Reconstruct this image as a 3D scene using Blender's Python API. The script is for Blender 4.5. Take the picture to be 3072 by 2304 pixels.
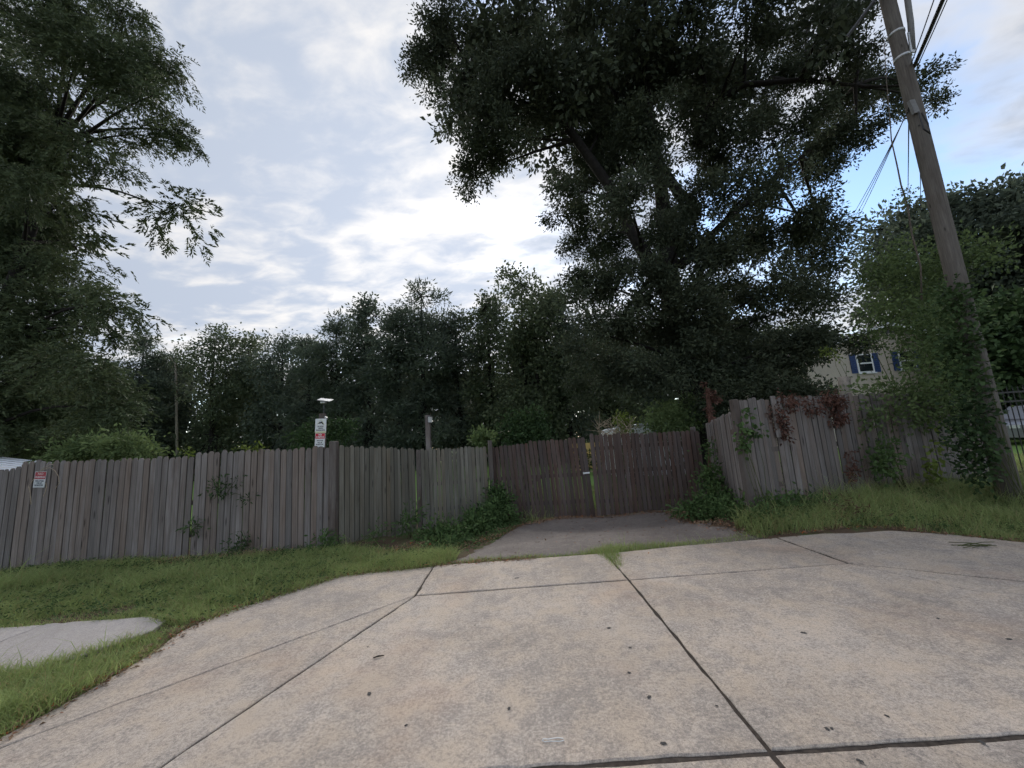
import bpy, math, random
import numpy as np
from mathutils import Matrix, Vector

for o in list(bpy.data.objects):
    bpy.data.objects.remove(o)
sc = bpy.context.scene
col = sc.collection
random.seed(7)
RG = np.random.default_rng(11)

# ------------------------------------------------------------------ camera
CAM_H = 1.55
PITCH, ROLL = math.radians(8.75), math.radians(3.75)
FPX = 1154.0                                  # focal length in pixels of a 3072 wide frame
fw = np.array([0, math.cos(PITCH), math.sin(PITCH)])
up = np.array([0, -math.sin(PITCH), math.cos(PITCH)])
rt = np.array([1.0, 0, 0])
cX = math.cos(ROLL) * rt - math.sin(ROLL) * up
cY = math.sin(ROLL) * rt + math.cos(ROLL) * up
EYE = np.array([0, 0, CAM_H])
cam_d = bpy.data.cameras.new('camera')
cam = bpy.data.objects.new('camera', cam_d)
col.objects.link(cam)
cam_d.sensor_width = 36.0
cam_d.lens = 36.0 * FPX / 3072.0
cam_d.clip_start = 0.05
cam_d.clip_end = 2000
m = Matrix.Identity(4)
for i in range(3):
    m[i][0], m[i][1], m[i][2], m[i][3] = cX[i], cY[i], -fw[i], EYE[i]
cam.matrix_world = m
sc.camera = cam


def at(px, py, Y):
    """point of the place at forward distance Y that is seen at pixel (px, py)"""
    d = cX * (px - 1536) / FPX - cY * (py - 1152) / FPX + fw
    return EYE + d * (Y / d[1])


# ------------------------------------------------------------------ light
SUN_EL, SUN_AZ = math.radians(28.0), math.radians(-8.0)
SUN_DIR = Vector((math.sin(SUN_AZ) * math.cos(SUN_EL), math.cos(SUN_AZ) * math.cos(SUN_EL), math.sin(SUN_EL)))
w = bpy.data.worlds.new('World')
sc.world = w
w.use_nodes = True
nt = w.node_tree
nt.nodes.clear()


class NT:
    """tiny node-building helper"""
    def __init__(self, tree):
        self.t = tree

    def n(self, kind, **kw):
        nd = self.t.nodes.new(kind)
        for k, v in kw.items():
            setattr(nd, k, v)
        return nd

    def l(self, a, b):
        self.t.links.new(a, b)

    def put(self, sock, v):
        if hasattr(v, 'links'):
            self.l(v, sock)
        else:
            sock.default_value = v

    def math(self, op, a, b=0.0, c=0.0, clamp=False):
        nd = self.n('ShaderNodeMath', operation=op, use_clamp=clamp)
        self.put(nd.inputs[0], a); self.put(nd.inputs[1], b); self.put(nd.inputs[2], c)
        return nd.outputs[0]

    def vmath(self, op, a, b=(0, 0, 0)):
        nd = self.n('ShaderNodeVectorMath', operation=op)
        self.put(nd.inputs[0], a); self.put(nd.inputs[1], b)
        return nd.outputs[1] if op in ('DOT_PRODUCT', 'LENGTH') else nd.outputs[0]

    def noise(self, vec, scale, detail=4, rough=0.55, dist=0.0):
        nd = self.n('ShaderNodeTexNoise')
        if vec is not None:
            self.l(vec, nd.inputs['Vector'])
        nd.inputs['Scale'].default_value = scale
        nd.inputs['Detail'].default_value = detail
        nd.inputs['Roughness'].default_value = rough
        nd.inputs['Distortion'].default_value = dist
        return nd.outputs[0]

    def ramp(self, v, lo, hi, a=0.0, b=1.0, smooth=True):
        nd = self.n('ShaderNodeMapRange', interpolation_type='SMOOTHSTEP' if smooth else 'LINEAR')
        self.put(nd.inputs[0], v)
        nd.inputs[1].default_value = lo; nd.inputs[2].default_value = hi
        nd.inputs[3].default_value = a; nd.inputs[4].default_value = b
        return nd.outputs[0]

    def mix(self, fac, a, b, blend='MIX'):
        nd = self.n('ShaderNodeMix', data_type='RGBA', blend_type=blend)
        self.put(nd.inputs[0], fac)
        self.put(nd.inputs[6], tuple(a) + (1,) if isinstance(a, (tuple, list)) and len(a) == 3 else a)
        self.put(nd.inputs[7], tuple(b) + (1,) if isinstance(b, (tuple, list)) and len(b) == 3 else b)
        return nd.outputs[2]

    def mapping(self, vec, scale=(1, 1, 1), loc=(0, 0, 0), rot=(0, 0, 0)):
        nd = self.n('ShaderNodeMapping')
        self.l(vec, nd.inputs[0])
        nd.inputs[1].default_value = loc; nd.inputs[2].default_value = rot; nd.inputs[3].default_value = scale
        return nd.outputs[0]


N = NT(nt)
sky = N.n('ShaderNodeTexSky', sky_type='NISHITA', sun_disc=False, sun_elevation=SUN_EL, sun_rotation=SUN_AZ,
          altitude=200.0, air_density=1.0, dust_density=0.4, ozone_density=1.3)
tc = N.n('ShaderNodeTexCoord').outputs['Generated']
sep = N.n('ShaderNodeSeparateXYZ'); N.l(tc, sep.inputs[0])
den = N.math('MAXIMUM', N.math('ADD', sep.outputs[2], 0.10), 0.05)
comb = N.n('ShaderNodeCombineXYZ')
N.l(N.math('DIVIDE', sep.outputs[0], den), comb.inputs[0])
N.l(N.math('DIVIDE', sep.outputs[1], den), comb.inputs[1])
plane = comb.outputs[0]
CL = N.mapping(plane, loc=(14.6, 11.2, 0), rot=(0, 0, 0.35), scale=(1.0, 1.35, 1.0))
big = N.noise(CL, 0.42, 3, 0.5)
mid = N.noise(CL, 1.3, 5, 0.52, 0.25)
rip = N.noise(N.mapping(CL, rot=(0, 0, 0.5), scale=(1.0, 1.15, 1)), 5.0, 6, 0.55, 0.3)
dens = N.math('ADD', N.math('MULTIPLY', big, 1.15), N.math('ADD', N.math('MULTIPLY', mid, 0.75), N.math('MULTIPLY', rip, 0.22)))
cover = N.ramp(dens, 0.84, 1.10)
thick = N.ramp(N.math('ADD', N.math('MULTIPLY', mid, 0.7), N.math('ADD', N.math('MULTIPLY', rip, 0.62), N.math('MULTIPLY', big, 0.42))), 0.74, 1.02)
sdot = N.vmath('DOT_PRODUCT', tc, tuple(SUN_DIR))
glow = N.math('POWER', N.math('MAXIMUM', sdot, 0.0), 7.0)           # cloud lit from behind near the sun
CLOUD = 2.85
lit = N.mix(thick, (1.05, 1.04, 1.04), (0.60, 0.68, 0.83))
lum = N.math('MULTIPLY_ADD', glow, CLOUD * 0.26, CLOUD)
lum3 = N.n('ShaderNodeCombineXYZ')
for k in range(3):
    N.l(N.math('MULTIPLY', lum, (1.0, 0.985, 0.965)[k]) if k else lum, lum3.inputs[k])
cloudcol = N.mix(1.0, lit, lum3.outputs[0], 'MULTIPLY')
full = N.mix(N.math('MULTIPLY', N.math('MULTIPLY', cover, 0.985), N.ramp(sep.outputs[2], -0.03, 0.0)), sky.outputs[0], cloudcol)
bg = N.n('ShaderNodeBackground')
N.l(full, bg.inputs[0])
bg.inputs[1].default_value = 0.12
N.l(bg.outputs[0], N.n('ShaderNodeOutputWorld').inputs[0])

sun_d = bpy.data.lights.new('sun', 'SUN')
sun_d.energy = 1.5
sun_d.angle = math.radians(28)
sun_d.color = (1.0, 0.93, 0.84)
sun = bpy.data.objects.new('sun', sun_d)
col.objects.link(sun)
sun.rotation_euler = (-SUN_DIR).to_track_quat('-Z', 'Y').to_euler()
sun.location = (0, 0, 30)

sc.view_settings.view_transform = 'Standard'
sc.view_settings.look = 'None'
sc.view_settings.exposure = 1.3
sc.view_settings.gamma = 1.0
sc.cycles.use_denoising = True
sc.cycles.max_bounces = 4
sc.cycles.diffuse_bounces = 2
sc.cycles.use_light_tree = False
sc.cycles.use_adaptive_sampling = True
sc.cycles.adaptive_threshold = 0.03
sc.cycles.transmission_bounces = 3
sc.cycles.transparent_max_bounces = 6

# ------------------------------------------------------------------ object helpers


def tag(o, label=None, cat=None, group=None, kind=None):
    if label: o['label'] = label
    if cat: o['category'] = cat
    if group: o['group'] = group
    if kind: o['kind'] = kind
    return o


def link(o, parent=None):
    col.objects.link(o)
    if parent is not None:
        o.parent = parent
        q = parent
        while q is not None:
            o.location = Vector(o.location) - Vector(q.location)
            q = q.parent
    return o


def empty(name, loc, label, cat, group=None):
    e = bpy.data.objects.new(name, None)
    e.location = loc
    e.empty_display_size = 0.2
    col.objects.link(e)
    return tag(e, label, cat, group)


def mesh_np(name, V, F, mat, smooth=False):
    """mesh from arrays; F is (n,3) or (n,4)"""
    V = np.asarray(V, np.float32); F = np.asarray(F, np.int32)
    me = bpy.data.meshes.new(name)
    k = F.shape[1]
    me.vertices.add(len(V)); me.vertices.foreach_set('co', V.ravel())
    me.loops.add(F.size); me.loops.foreach_set('vertex_index', F.ravel())
    me.polygons.add(len(F))
    me.polygons.foreach_set('loop_start', np.arange(0, F.size, k, dtype=np.int32))
    if smooth:
        me.polygons.foreach_set('use_smooth', np.ones(len(F), bool))
    me.update(calc_edges=True)
    if mat: me.materials.append(mat)
    return me


class MB:
    """collects simple shapes into one mesh"""
    def __init__(self):
        self.v = []; self.f = []

    def add(self, vs, fs):
        b = len(self.v)
        self.v += [tuple(map(float, p)) for p in vs]
        self.f += [tuple(b + i for i in f) for f in fs]
        return self

    def box(self, c, s, rot=None):
        c = Vector(c); out = []
        for dx in (-.5, .5):
            for dy in (-.5, .5):
                for dz in (-.5, .5):
                    p = Vector((dx * s[0], dy * s[1], dz * s[2]))
                    if rot is not None: p = rot @ p
                    out.append(c + p)
        return self.add(out, [(0, 1, 3, 2), (4, 6, 7, 5), (0, 4, 5, 1), (2, 3, 7, 6), (0, 2, 6, 4), (1, 5, 7, 3)])

    def tube(self, pts, rad, n=8, cap=True):
        pts = [Vector(p) for p in pts]
        if not hasattr(rad, '__len__'): rad = [rad] * len(pts)
        rings = []
        ref = Vector((0.31, 0.17, 0.93))
        for i, p in enumerate(pts):
            t = (pts[min(i + 1, len(pts) - 1)] - pts[max(i - 1, 0)]).normalized()
            a = t.cross(ref)
            if a.length < 1e-3: a = t.cross(Vector((1, 0, 0)))
            a.normalize(); b = t.cross(a)
            rings.append([p + (a * math.cos(2 * math.pi * k / n) + b * math.sin(2 * math.pi * k / n)) * rad[i] for k in range(n)])
        base = len(self.v)
        for r in rings: self.v += [tuple(q) for q in r]
        for i in range(len(pts) - 1):
            for k in range(n):
                self.f.append((base + i * n + k, base + i * n + (k + 1) % n, base + (i + 1) * n + (k + 1) % n, base + (i + 1) * n + k))
        if cap:
            self.f.append(tuple(base + k for k in reversed(range(n))))
            self.f.append(tuple(base + (len(pts) - 1) * n + k for k in range(n)))
        return self

    def prism(self, poly, axis_u, axis_v, origin, depth_vec):
        """polygon (u,v) extruded along depth_vec"""
        o = Vector(origin); U = Vector(axis_u); Vv = Vector(axis_v); D = Vector(depth_vec)
        n = len(poly)
        a = [o + U * p[0] + Vv * p[1] for p in poly]
        b = [p + D for p in a]
        fs = [tuple(range(n)), tuple(reversed(range(n, 2 * n)))]
        for i in range(n):
            j = (i + 1) % n
            fs.append((i, n + i, n + j, j))
        return self.add(a + b, fs)

    def build(self, name, mat, parent=None, smooth=False, loc=None):
        me = bpy.data.meshes.new(name)
        off = Vector(loc) if loc is not None else (Vector(parent.location) if (parent is not None and parent.parent is None and parent.type == 'EMPTY') else Vector((0, 0, 0)))
        me.from_pydata([tuple(Vector(p) - off) for p in self.v], [], self.f)
        if smooth:
            me.polygons.foreach_set('use_smooth', [True] * len(me.polygons))
        me.update()
        if mat: me.materials.append(mat)
        o = bpy.data.objects.new(name, me)
        o.location = off
        return link(o, parent)


def np_obj(name, V, F, mat, parent=None, smooth=False):
    V = np.asarray(V, np.float64)
    off = np.array(parent.location) if parent is not None else np.zeros(3)
    o = bpy.data.objects.new(name, mesh_np(name, V - off, F, mat, smooth))
    o.location = tuple(off)
    return link(o, parent)


# ------------------------------------------------------------------ materials


def new_mat(name):
    mt = bpy.data.materials.new(name)
    mt.use_nodes = True
    t = mt.node_tree
    b = t.nodes['Principled BSDF']
    return mt, NT(t), b


def plain(name, c, rough=0.6, metal=0.0, var=0.25, scale=14.0, spec=0.4):
    mt, q, b = new_mat(name)
    g = q.n('ShaderNodeNewGeometry').outputs['Position']
    nz = q.noise(g, scale, 5, 0.6)
    k = q.ramp(nz, 0.25, 0.75, 1 - var, 1 + var, False)
    q.l(q.mix(1.0, c, k, 'MULTIPLY'), b.inputs['Base Color'])
    b.inputs['Roughness'].default_value = rough
    b.inputs['Metallic'].default_value = metal
    b.inputs['Specular IOR Level'].default_value = spec
    return mt


def foliage(name, dark, light, trans=0.18, rough=0.7, hue=None):
    mt, q, b = new_mat(name)
    g = q.n('ShaderNodeNewGeometry')
    r = g.outputs['Random Per Island']
    clump = q.noise(g.outputs['Position'], 0.9, 3, 0.6)
    f = q.math('ADD', q.math('MULTIPLY', r, 0.65), q.ramp(clump, 0.3, 0.7, -0.1, 0.45, False), clamp=True)
    c = q.mix(f, dark, light)
    if hue:
        c = q.mix(q.ramp(r, 0.86, 0.92), c, hue)
    q.l(c, b.inputs['Base Color'])
    b.inputs['Roughness'].default_value = rough
    b.inputs['Specular IOR Level'].default_value = 0.12
    tr = q.n('ShaderNodeBsdfTranslucent')
    q.l(c, tr.inputs[0])
    mx = q.n('ShaderNodeMixShader')
    mx.inputs[0].default_value = trans
    q.l(b.outputs[0], mx.inputs[1]); q.l(tr.outputs[0], mx.inputs[2])
    q.l(mx.outputs[0], q.t.nodes['Material Output'].inputs[0])
    return mt


def wood(name, base, brown, brown_amt=0.35, edge=True):
    """weathered board: grain along the board, tint per board, knots, water stains"""
    mt, q, b = new_mat(name)
    oi = q.n('ShaderNodeObjectInfo')
    tcn = q.n('ShaderNodeTexCoord').outputs['Object']
    rnd = oi.outputs['Random']
    offs = q.n('ShaderNodeCombineXYZ')
    q.l(q.math('MULTIPLY', rnd, 37.0), offs.inputs[0]); q.l(q.math('MULTIPLY', rnd, 91.0), offs.inputs[2])
    p = q.vmath('ADD', tcn, offs.outputs[0])
    grain = q.noise(q.mapping(p, scale=(55, 55, 2.2)), 1.0, 5, 0.65, 0.5)
    fine = q.noise(q.mapping(p, scale=(160, 160, 7)), 1.0, 3, 0.6)
    blot = q.noise(q.mapping(p, scale=(5, 5, 1.4)), 1.0, 4, 0.6)
    stain = q.noise(q.mapping(p, scale=(16, 16, 0.9)), 1.0, 4, 0.7, 0.8)
    knot = q.n('ShaderNodeTexVoronoi'); q.l(q.mapping(p, scale=(9, 9, 2.6)), knot.inputs['Vector']); knot.inputs['Scale'].default_value = 1.0
    c = q.mix(q.ramp(blot, 0.35, 0.7), base, brown)
    c = q.mix(q.math('MULTIPLY', q.ramp(stain, 0.45, 0.75), brown_amt), c, brown)
    c = q.mix(q.math('MULTIPLY', q.ramp(rnd, 0, 1, 0.0, 1.0, False), 0.8), c, tuple(x * 0.5 for x in base))
    r2 = q.math('FRACT', q.math('MULTIPLY', rnd, 17.31))
    c = q.mix(q.math('MULTIPLY', q.ramp(r2, 0.6, 1.0), 0.45), c, tuple(x * k for x, k in zip(brown, (1.25, 1.1, 0.95))))
    v = q.math('MULTIPLY', q.ramp(grain, 0.3, 0.7, 0.72, 1.18, False), q.ramp(fine, 0.3, 0.7, 0.85, 1.12, False))
    v = q.math('MULTIPLY', v, q.ramp(knot.outputs['Distance'], 0.05, 0.16, 0.35, 1.0))
    if edge:                                            # board edges darkened in the colour, painting in shade between boards
        sx = q.n('ShaderNodeSeparateXYZ'); q.l(tcn, sx.inputs[0])
        ex = q.math('ADD', q.math('ABSOLUTE', sx.outputs[0]), q.math('MULTIPLY', grain, 0.012))
        v = q.math('MULTIPLY', v, q.ramp(ex, 0.046, 0.056, 1.0, 0.55))
    q.l(q.mix(1.0, c, v, 'MULTIPLY'), b.inputs['Base Color'])
    b.inputs['Roughness'].default_value = 0.85
    b.inputs['Specular IOR Level'].default_value = 0.2
    bp = q.n('ShaderNodeBump'); bp.inputs['Strength'].default_value = 0.5; bp.inputs['Distance'].default_value = 0.004
    q.l(grain, bp.inputs['Height']); q.l(bp.outputs[0], b.inputs['Normal'])
    return mt


def concrete(name, tan, grey, pale, rust=0.0):
    mt, q, b = new_mat(name)
    p = q.n('ShaderNodeNewGeometry').outputs['Position']
    big = q.noise(p, 0.55, 4, 0.6)
    mid = q.noise(p, 3.2, 5, 0.62, 0.3)
    spk = q.noise(p, 48.0, 7, 0.78, 0.15)
    clp = q.noise(p, 13.0, 4, 0.65, 0.4)
    spk2 = q.noise(p, 60.0, 3, 0.6)
    fin = q.noise(p, 210.0, 2, 0.6)
    msk = q.math('ADD', q.math('ADD', q.math('MULTIPLY', big, 0.40), q.math('MULTIPLY', clp, 0.3)), q.math('ADD', q.math('MULTIPLY', mid, 0.36), q.math('MULTIPLY', spk, 0.9)))
    lich = q.ramp(msk, 0.86, 1.12)
    c = q.mix(q.ramp(mid, 0.3, 0.7), tan, pale)
    c = q.mix(q.math('MULTIPLY', lich, 0.72), c, grey)
    c = q.mix(q.math('MULTIPLY', q.ramp(spk2, 0.60, 0.72), 0.55), c, tuple(x * 0.6 for x in grey))
    c = q.mix(q.math('MULTIPLY', q.ramp(spk2, 0.40, 0.28), 0.35), c, pale)
    if rust:
        rm = q.noise(q.vmath('ADD', p, (7, 3, 0)), 0.9, 4, 0.6)
        c = q.mix(q.math('MULTIPLY', q.ramp(rm, 0.52, 0.72), rust), c, (0.42, 0.24, 0.14))
    v = q.math('MULTIPLY', q.ramp(fin, 0.3, 0.7, 0.72, 1.22, False), q.ramp(q.noise(p, 0.7, 4, 0.6, 0.5), 0.3, 0.7, 0.84, 1.12, False))
    v = q.math('MULTIPLY', v, q.ramp(q.n('ShaderNodeObjectInfo').outputs['Random'], 0, 1, 0.92, 1.07, False))
    q.l(q.mix(1.0, c, v, 'MULTIPLY'), b.inputs['Base Color'])
    b.inputs['Roughness'].default_value = 0.8
    b.inputs['Specular IOR Level'].default_value = 0.35
    bp = q.n('ShaderNodeBump'); bp.inputs['Strength'].default_value = 0.45; bp.inputs['Distance'].default_value = 0.004
    q.l(q.math('ADD', spk, q.math('MULTIPLY', fin, 0.7)), bp.inputs['Height']); q.l(bp.outputs[0], b.inputs['Normal'])
    return mt


def ground_mat():
    mt, q, b = new_mat('soil_and_turf')
    p = q.n('ShaderNodeNewGeometry').outputs['Position']
    a = q.noise(p, 1.3, 5, 0.65, 0.4); c1 = q.noise(p, 14, 5, 0.7); c2 = q.noise(p, 70, 3, 0.6)
    soil = q.mix(c1, (0.055, 0.036, 0.024), (0.16, 0.115, 0.08))
    turf = q.mix(c1, (0.05, 0.08, 0.028), (0.11, 0.16, 0.06))
    s = q.n('ShaderNodeSeparateXYZ'); q.l(p, s.inputs[0])
    yard = q.ramp(s.outputs[1], 9.7, 11.0)                         # mown yard lies beyond the fence
    f = q.math('MAXIMUM', q.ramp(a, 0.46, 0.6), yard)
    c = q.mix(f, soil, turf)
    c = q.mix(yard, c, q.mix(c1, (0.11, 0.19, 0.05), (0.19, 0.29, 0.08)))
    v = q.ramp(c2, 0.3, 0.7, 0.75, 1.2, False)
    q.l(q.mix(1.0, c, v, 'MULTIPLY'), b.inputs['Base Color'])
    b.inputs['Roughness'].default_value = 0.95
    b.inputs['Specular IOR Level'].default_value = 0.1
    return mt


M = {}
M['ground'] = ground_mat()
M['concrete'] = concrete('old_concrete', (0.50, 0.41, 0.325), (0.175, 0.155, 0.142), (0.53, 0.46, 0.40), 0.2)
M['walk'] = concrete('sidewalk_concrete', (0.44, 0.40, 0.37), (0.31, 0.285, 0.28), (0.5, 0.46, 0.43))
M['asphalt'] = concrete('worn_asphalt', (0.145, 0.12, 0.108), (0.065, 0.055, 0.053), (0.26, 0.225, 0.20))
M['joint'] = plain('joint_dirt', (0.06, 0.05, 0.043), 0.95, 0, 0.5, 30, 0.1)
M['road'] = concrete('road_asphalt', (0.08, 0.08, 0.08), (0.05, 0.05, 0.05), (0.1, 0.1, 0.1))
M['fence'] = wood('grey_fence_wood', (0.275, 0.247, 0.232), (0.165, 0.132, 0.114), 0.6)
M['fence_green'] = wood('greenish_fence_wood', (0.24, 0.226, 0.19), (0.155, 0.138, 0.108), 0.35)
M['gate'] = wood('brown_gate_wood', (0.14, 0.113, 0.103), (0.095, 0.053, 0.039), 0.75)
M['post'] = wood('post_wood', (0.19, 0.165, 0.15), (0.10, 0.066, 0.05), 0.6, False)
M['pole'] = wood('pole_wood', (0.185, 0.165, 0.145), (0.12, 0.10, 0.085), 0.4, False)
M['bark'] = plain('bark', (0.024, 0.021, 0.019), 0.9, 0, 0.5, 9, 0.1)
M['palebark'] = plain('pale_bark', (0.30, 0.26, 0.22), 0.9, 0, 0.35, 12, 0.1)
M['vinebark'] = plain('vine_bark', (0.15, 0.125, 0.105), 0.9, 0, 0.35, 12, 0.1)
M['stem'] = plain('green_stem', (0.075, 0.085, 0.035), 0.8, 0, 0.3, 20, 0.1)
M['drystem'] = plain('dry_stem', (0.36, 0.29, 0.21), 0.9, 0, 0.3, 30, 0.1)
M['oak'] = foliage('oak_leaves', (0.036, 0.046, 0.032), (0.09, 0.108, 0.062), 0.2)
M['pecan'] = foliage('pecan_leaves', (0.04, 0.056, 0.032), (0.115, 0.145, 0.07), 0.22)
M['wood_a'] = foliage('woodland_leaves', (0.048, 0.064, 0.042), (0.135, 0.165, 0.09), 0.35)
M['wood_b'] = foliage('pine_needles', (0.05, 0.066, 0.054), (0.14, 0.17, 0.115), 0.33)
M['wood_c'] = foliage('lighter_woodland_leaves', (0.06, 0.078, 0.048), (0.17, 0.20, 0.11), 0.35)
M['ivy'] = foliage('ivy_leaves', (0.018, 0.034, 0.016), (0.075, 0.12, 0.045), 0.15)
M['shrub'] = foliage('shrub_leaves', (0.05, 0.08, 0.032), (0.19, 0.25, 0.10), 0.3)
M['bright'] = foliage('bright_leaves', (0.06, 0.095, 0.02), (0.20, 0.25, 0.06), 0.25)
M['weed'] = foliage('weed_leaves', (0.03, 0.06, 0.022), (0.11, 0.17, 0.06), 0.2)
M['dead'] = foliage('dead_leaves', (0.05, 0.027, 0.022), (0.17, 0.088, 0.065), 0.1)
M['litter'] = foliage('leaf_litter', (0.09, 0.055, 0.035), (0.34, 0.23, 0.15), 0.05, 0.8, (0.35, 0.11, 0.04))
M['grass'] = foliage('grass_blades', (0.17, 0.23, 0.08), (0.44, 0.52, 0.20), 0.45, 0.5, (0.36, 0.30, 0.15))
M['grass_long'] = foliage('long_grass_blades', (0.17, 0.22, 0.08), (0.42, 0.49, 0.20), 0.45, 0.5, (0.38, 0.31, 0.16))
M['straw'] = foliage('straw', (0.16, 0.11, 0.07), (0.38, 0.29, 0.19), 0.1, 0.8)
M['white'] = plain('white_paint', (0.72, 0.72, 0.71), 0.5, 0, 0.08, 20)
M['black'] = plain('black_paint', (0.012, 0.012, 0.013), 0.45, 0, 0.2)
M['red'] = plain('red_print', (0.52, 0.03, 0.05), 0.5, 0, 0.1, 40)
M['redfade'] = plain('faded_red_print', (0.36, 0.05, 0.06), 0.6, 0, 0.25, 50)
M['pinkish'] = plain('faded_white_print', (0.55, 0.42, 0.41), 0.6, 0, 0.2, 60)
M['ink'] = plain('dark_ink', (0.02, 0.025, 0.03), 0.6, 0, 0.1)
M['fadeink'] = plain('faded_ink', (0.12, 0.14, 0.16), 0.6, 0, 0.2, 60)
M['cream'] = plain('pale_yellow_print', (0.56, 0.56, 0.34), 0.5, 0, 0.1, 40)
M['signwhite'] = plain('sign_white', (0.66, 0.67, 0.66), 0.45, 0, 0.12, 30)
M['signdirty'] = plain('dirty_sign_white', (0.52, 0.53, 0.53), 0.5, 0, 0.2, 40)
M['steel'] = plain('galvanised_steel', (0.45, 0.46, 0.47), 0.4, 0.7, 0.15, 30)
M['darkmetal'] = plain('dark_metal', (0.07, 0.07, 0.075), 0.45, 0.4, 0.2, 30)
M['pipe'] = plain('grey_conduit', (0.16, 0.155, 0.15), 0.6, 0, 0.2, 20)
M['cable'] = plain('cable', (0.03, 0.03, 0.032), 0.6, 0, 0.2)
M['siding'] = plain('beige_siding', (0.50, 0.43, 0.36), 0.6, 0, 0.06, 6)
M['roof'] = plain('shingles', (0.13, 0.125, 0.125), 0.9, 0, 0.3, 12)
M['blue'] = plain('blue_shutter', (0.035, 0.065, 0.17), 0.5, 0, 0.15)
M['yellow'] = plain('yellow_plywood', (0.62, 0.42, 0.16), 0.6, 0, 0.15, 10)
M['camper'] = plain('white_fibreglass', (0.70, 0.71, 0.73), 0.4, 0, 0.1, 6)
M['silver'] = plain('silver_car_paint', (0.3, 0.3, 0.32), 0.35, 0.3, 0.05)
M['tyre'] = plain('tyre_rubber', (0.02, 0.02, 0.02), 0.8)
M['tar'] = plain('tar', (0.05, 0.048, 0.047), 0.85, 0, 0.4, 90)
M['orange'] = plain('orange_leaf', (0.45, 0.14, 0.05), 0.7)
mt, q, b = new_mat('window_glass')
b.inputs['Base Color'].default_value = (0.015, 0.02, 0.022, 1); b.inputs['Roughness'].default_value = 0.08
M['glass'] = mt
mt, q, b = new_mat('solar_cells')
b.inputs['Base Color'].default_value = (0.02, 0.025, 0.05, 1); b.inputs['Roughness'].default_value = 0.15
M['solar'] = mt
mt, q, b = new_mat('frosted_lens')
b.inputs['Base Color'].default_value = (0.4, 0.4, 0.38, 1); b.inputs['Roughness'].default_value = 0.3
M['lens'] = mt

# ------------------------------------------------------------------ terrain
CP = []
for x in np.arange(-7, 8, 1.0):
    for y in np.arange(-8, 5.5, 1.2):
        CP.append((x, y, -0.03))
CP += [(-4, 5.8, -.035), (-7, 5.8, -.05), (-10, 6, -.08), (-3.4, 7.1, -.06), (-6, 7.25, -.1), (-9.5, 7.25, -.14), (-13, 7.4, -.16), (-16, 5, -.05),
       (-2.3, 9.1, -.25), (-.6, 9.5, -.22), (0, 7, -.12), (1, 8, -.17), (2.5, 8, -.17), (2, 9.2, -.24), (4, 9.2, -.22), (0, 9.4, -.24), (-1, 7.6, -.14), (-2, 7, -.08),
       (1, 6, -.06), (2.5, 6, -.06), (0, 6, -.05), (3.8, 6.6, .12), (5.4, 7.2, .2), (6.5, 7.4, .2), (8.5, 7.6, .2), (3.3, 7.6, -.1), (5, 6.3, .06), (6.3, 6.2, .12), (7.7, 6.3, .24),
       (8, 5.2, .12), (6.7, 5.0, .02), (9.5, 6, .26), (12, 6, .35), (12, 8, .2), (11, 9, .1), (10, 12, .1), (4.2, 9.8, -.2), (8, 9.5, .1), (0, 12, -.3), (-4, 10, -.28), (-8, 12, -.3), (-14, 10, -.25),
       (5, 12, -.25), (8, 12, -.1), (14, 3, .2), (14, -4, .1), (20, 14, .3), (19, 20, .4)]
for x in (-60, -30, -15, 0, 15, 30, 60):
    for y in (18, 26, 40, 70):
        CP.append((x, y, -0.3 + (0.5 if x > 12 else 0)))
    CP.append((x, -14, -0.03))
CP = np.array(CP)


def gz(x, y):
    x = np.atleast_1d(np.asarray(x, float)); y = np.atleast_1d(np.asarray(y, float))
    out = np.zeros(len(x))
    for s in range(0, len(x), 20000):
        d2 = (x[s:s + 20000, None] - CP[None, :, 0]) ** 2 + (y[s:s + 20000, None] - CP[None, :, 1]) ** 2 + 0.02
        wgt = d2 ** -1.7
        out[s:s + 20000] = (wgt * CP[None, :, 2]).sum(1) / wgt.sum(1)
    return out


def g1(x, y):
    return float(gz(x, y)[0])


gx = np.concatenate([[-600, -250, -120, -70, -45, -30, -22], np.arange(-17, 15, 0.22), [16, 20, 26, 34, 48, 75, 130, 260, 600]])
gy = np.concatenate([[-600, -250, -100, -50, -28, -16, -11], np.arange(-8, 14, 0.22), [15, 17, 20, 24, 29, 36, 46, 60, 85, 130, 260, 600]])
XX, YY = np.meshgrid(gx, gy)
ZZ = gz(XX.ravel(), YY.ravel())
near = (np.abs(XX.ravel()) < 17) & (YY.ravel() > 5.9) & (YY.ravel() < 14)
ZZ += np.where(near, RG.normal(0, 0.008, ZZ.size), 0)
nx, ny = len(gx), len(gy)
idx = np.arange(nx * ny).reshape(ny, nx)
F = np.stack([idx[:-1, :-1].ravel(), idx[:-1, 1:].ravel(), idx[1:, 1:].ravel(), idx[1:, :-1].ravel()], 1)
tag(np_obj('ground', np.stack([XX.ravel(), YY.ravel(), ZZ], 1), F, M['ground'], None, True), kind='structure')


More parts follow.
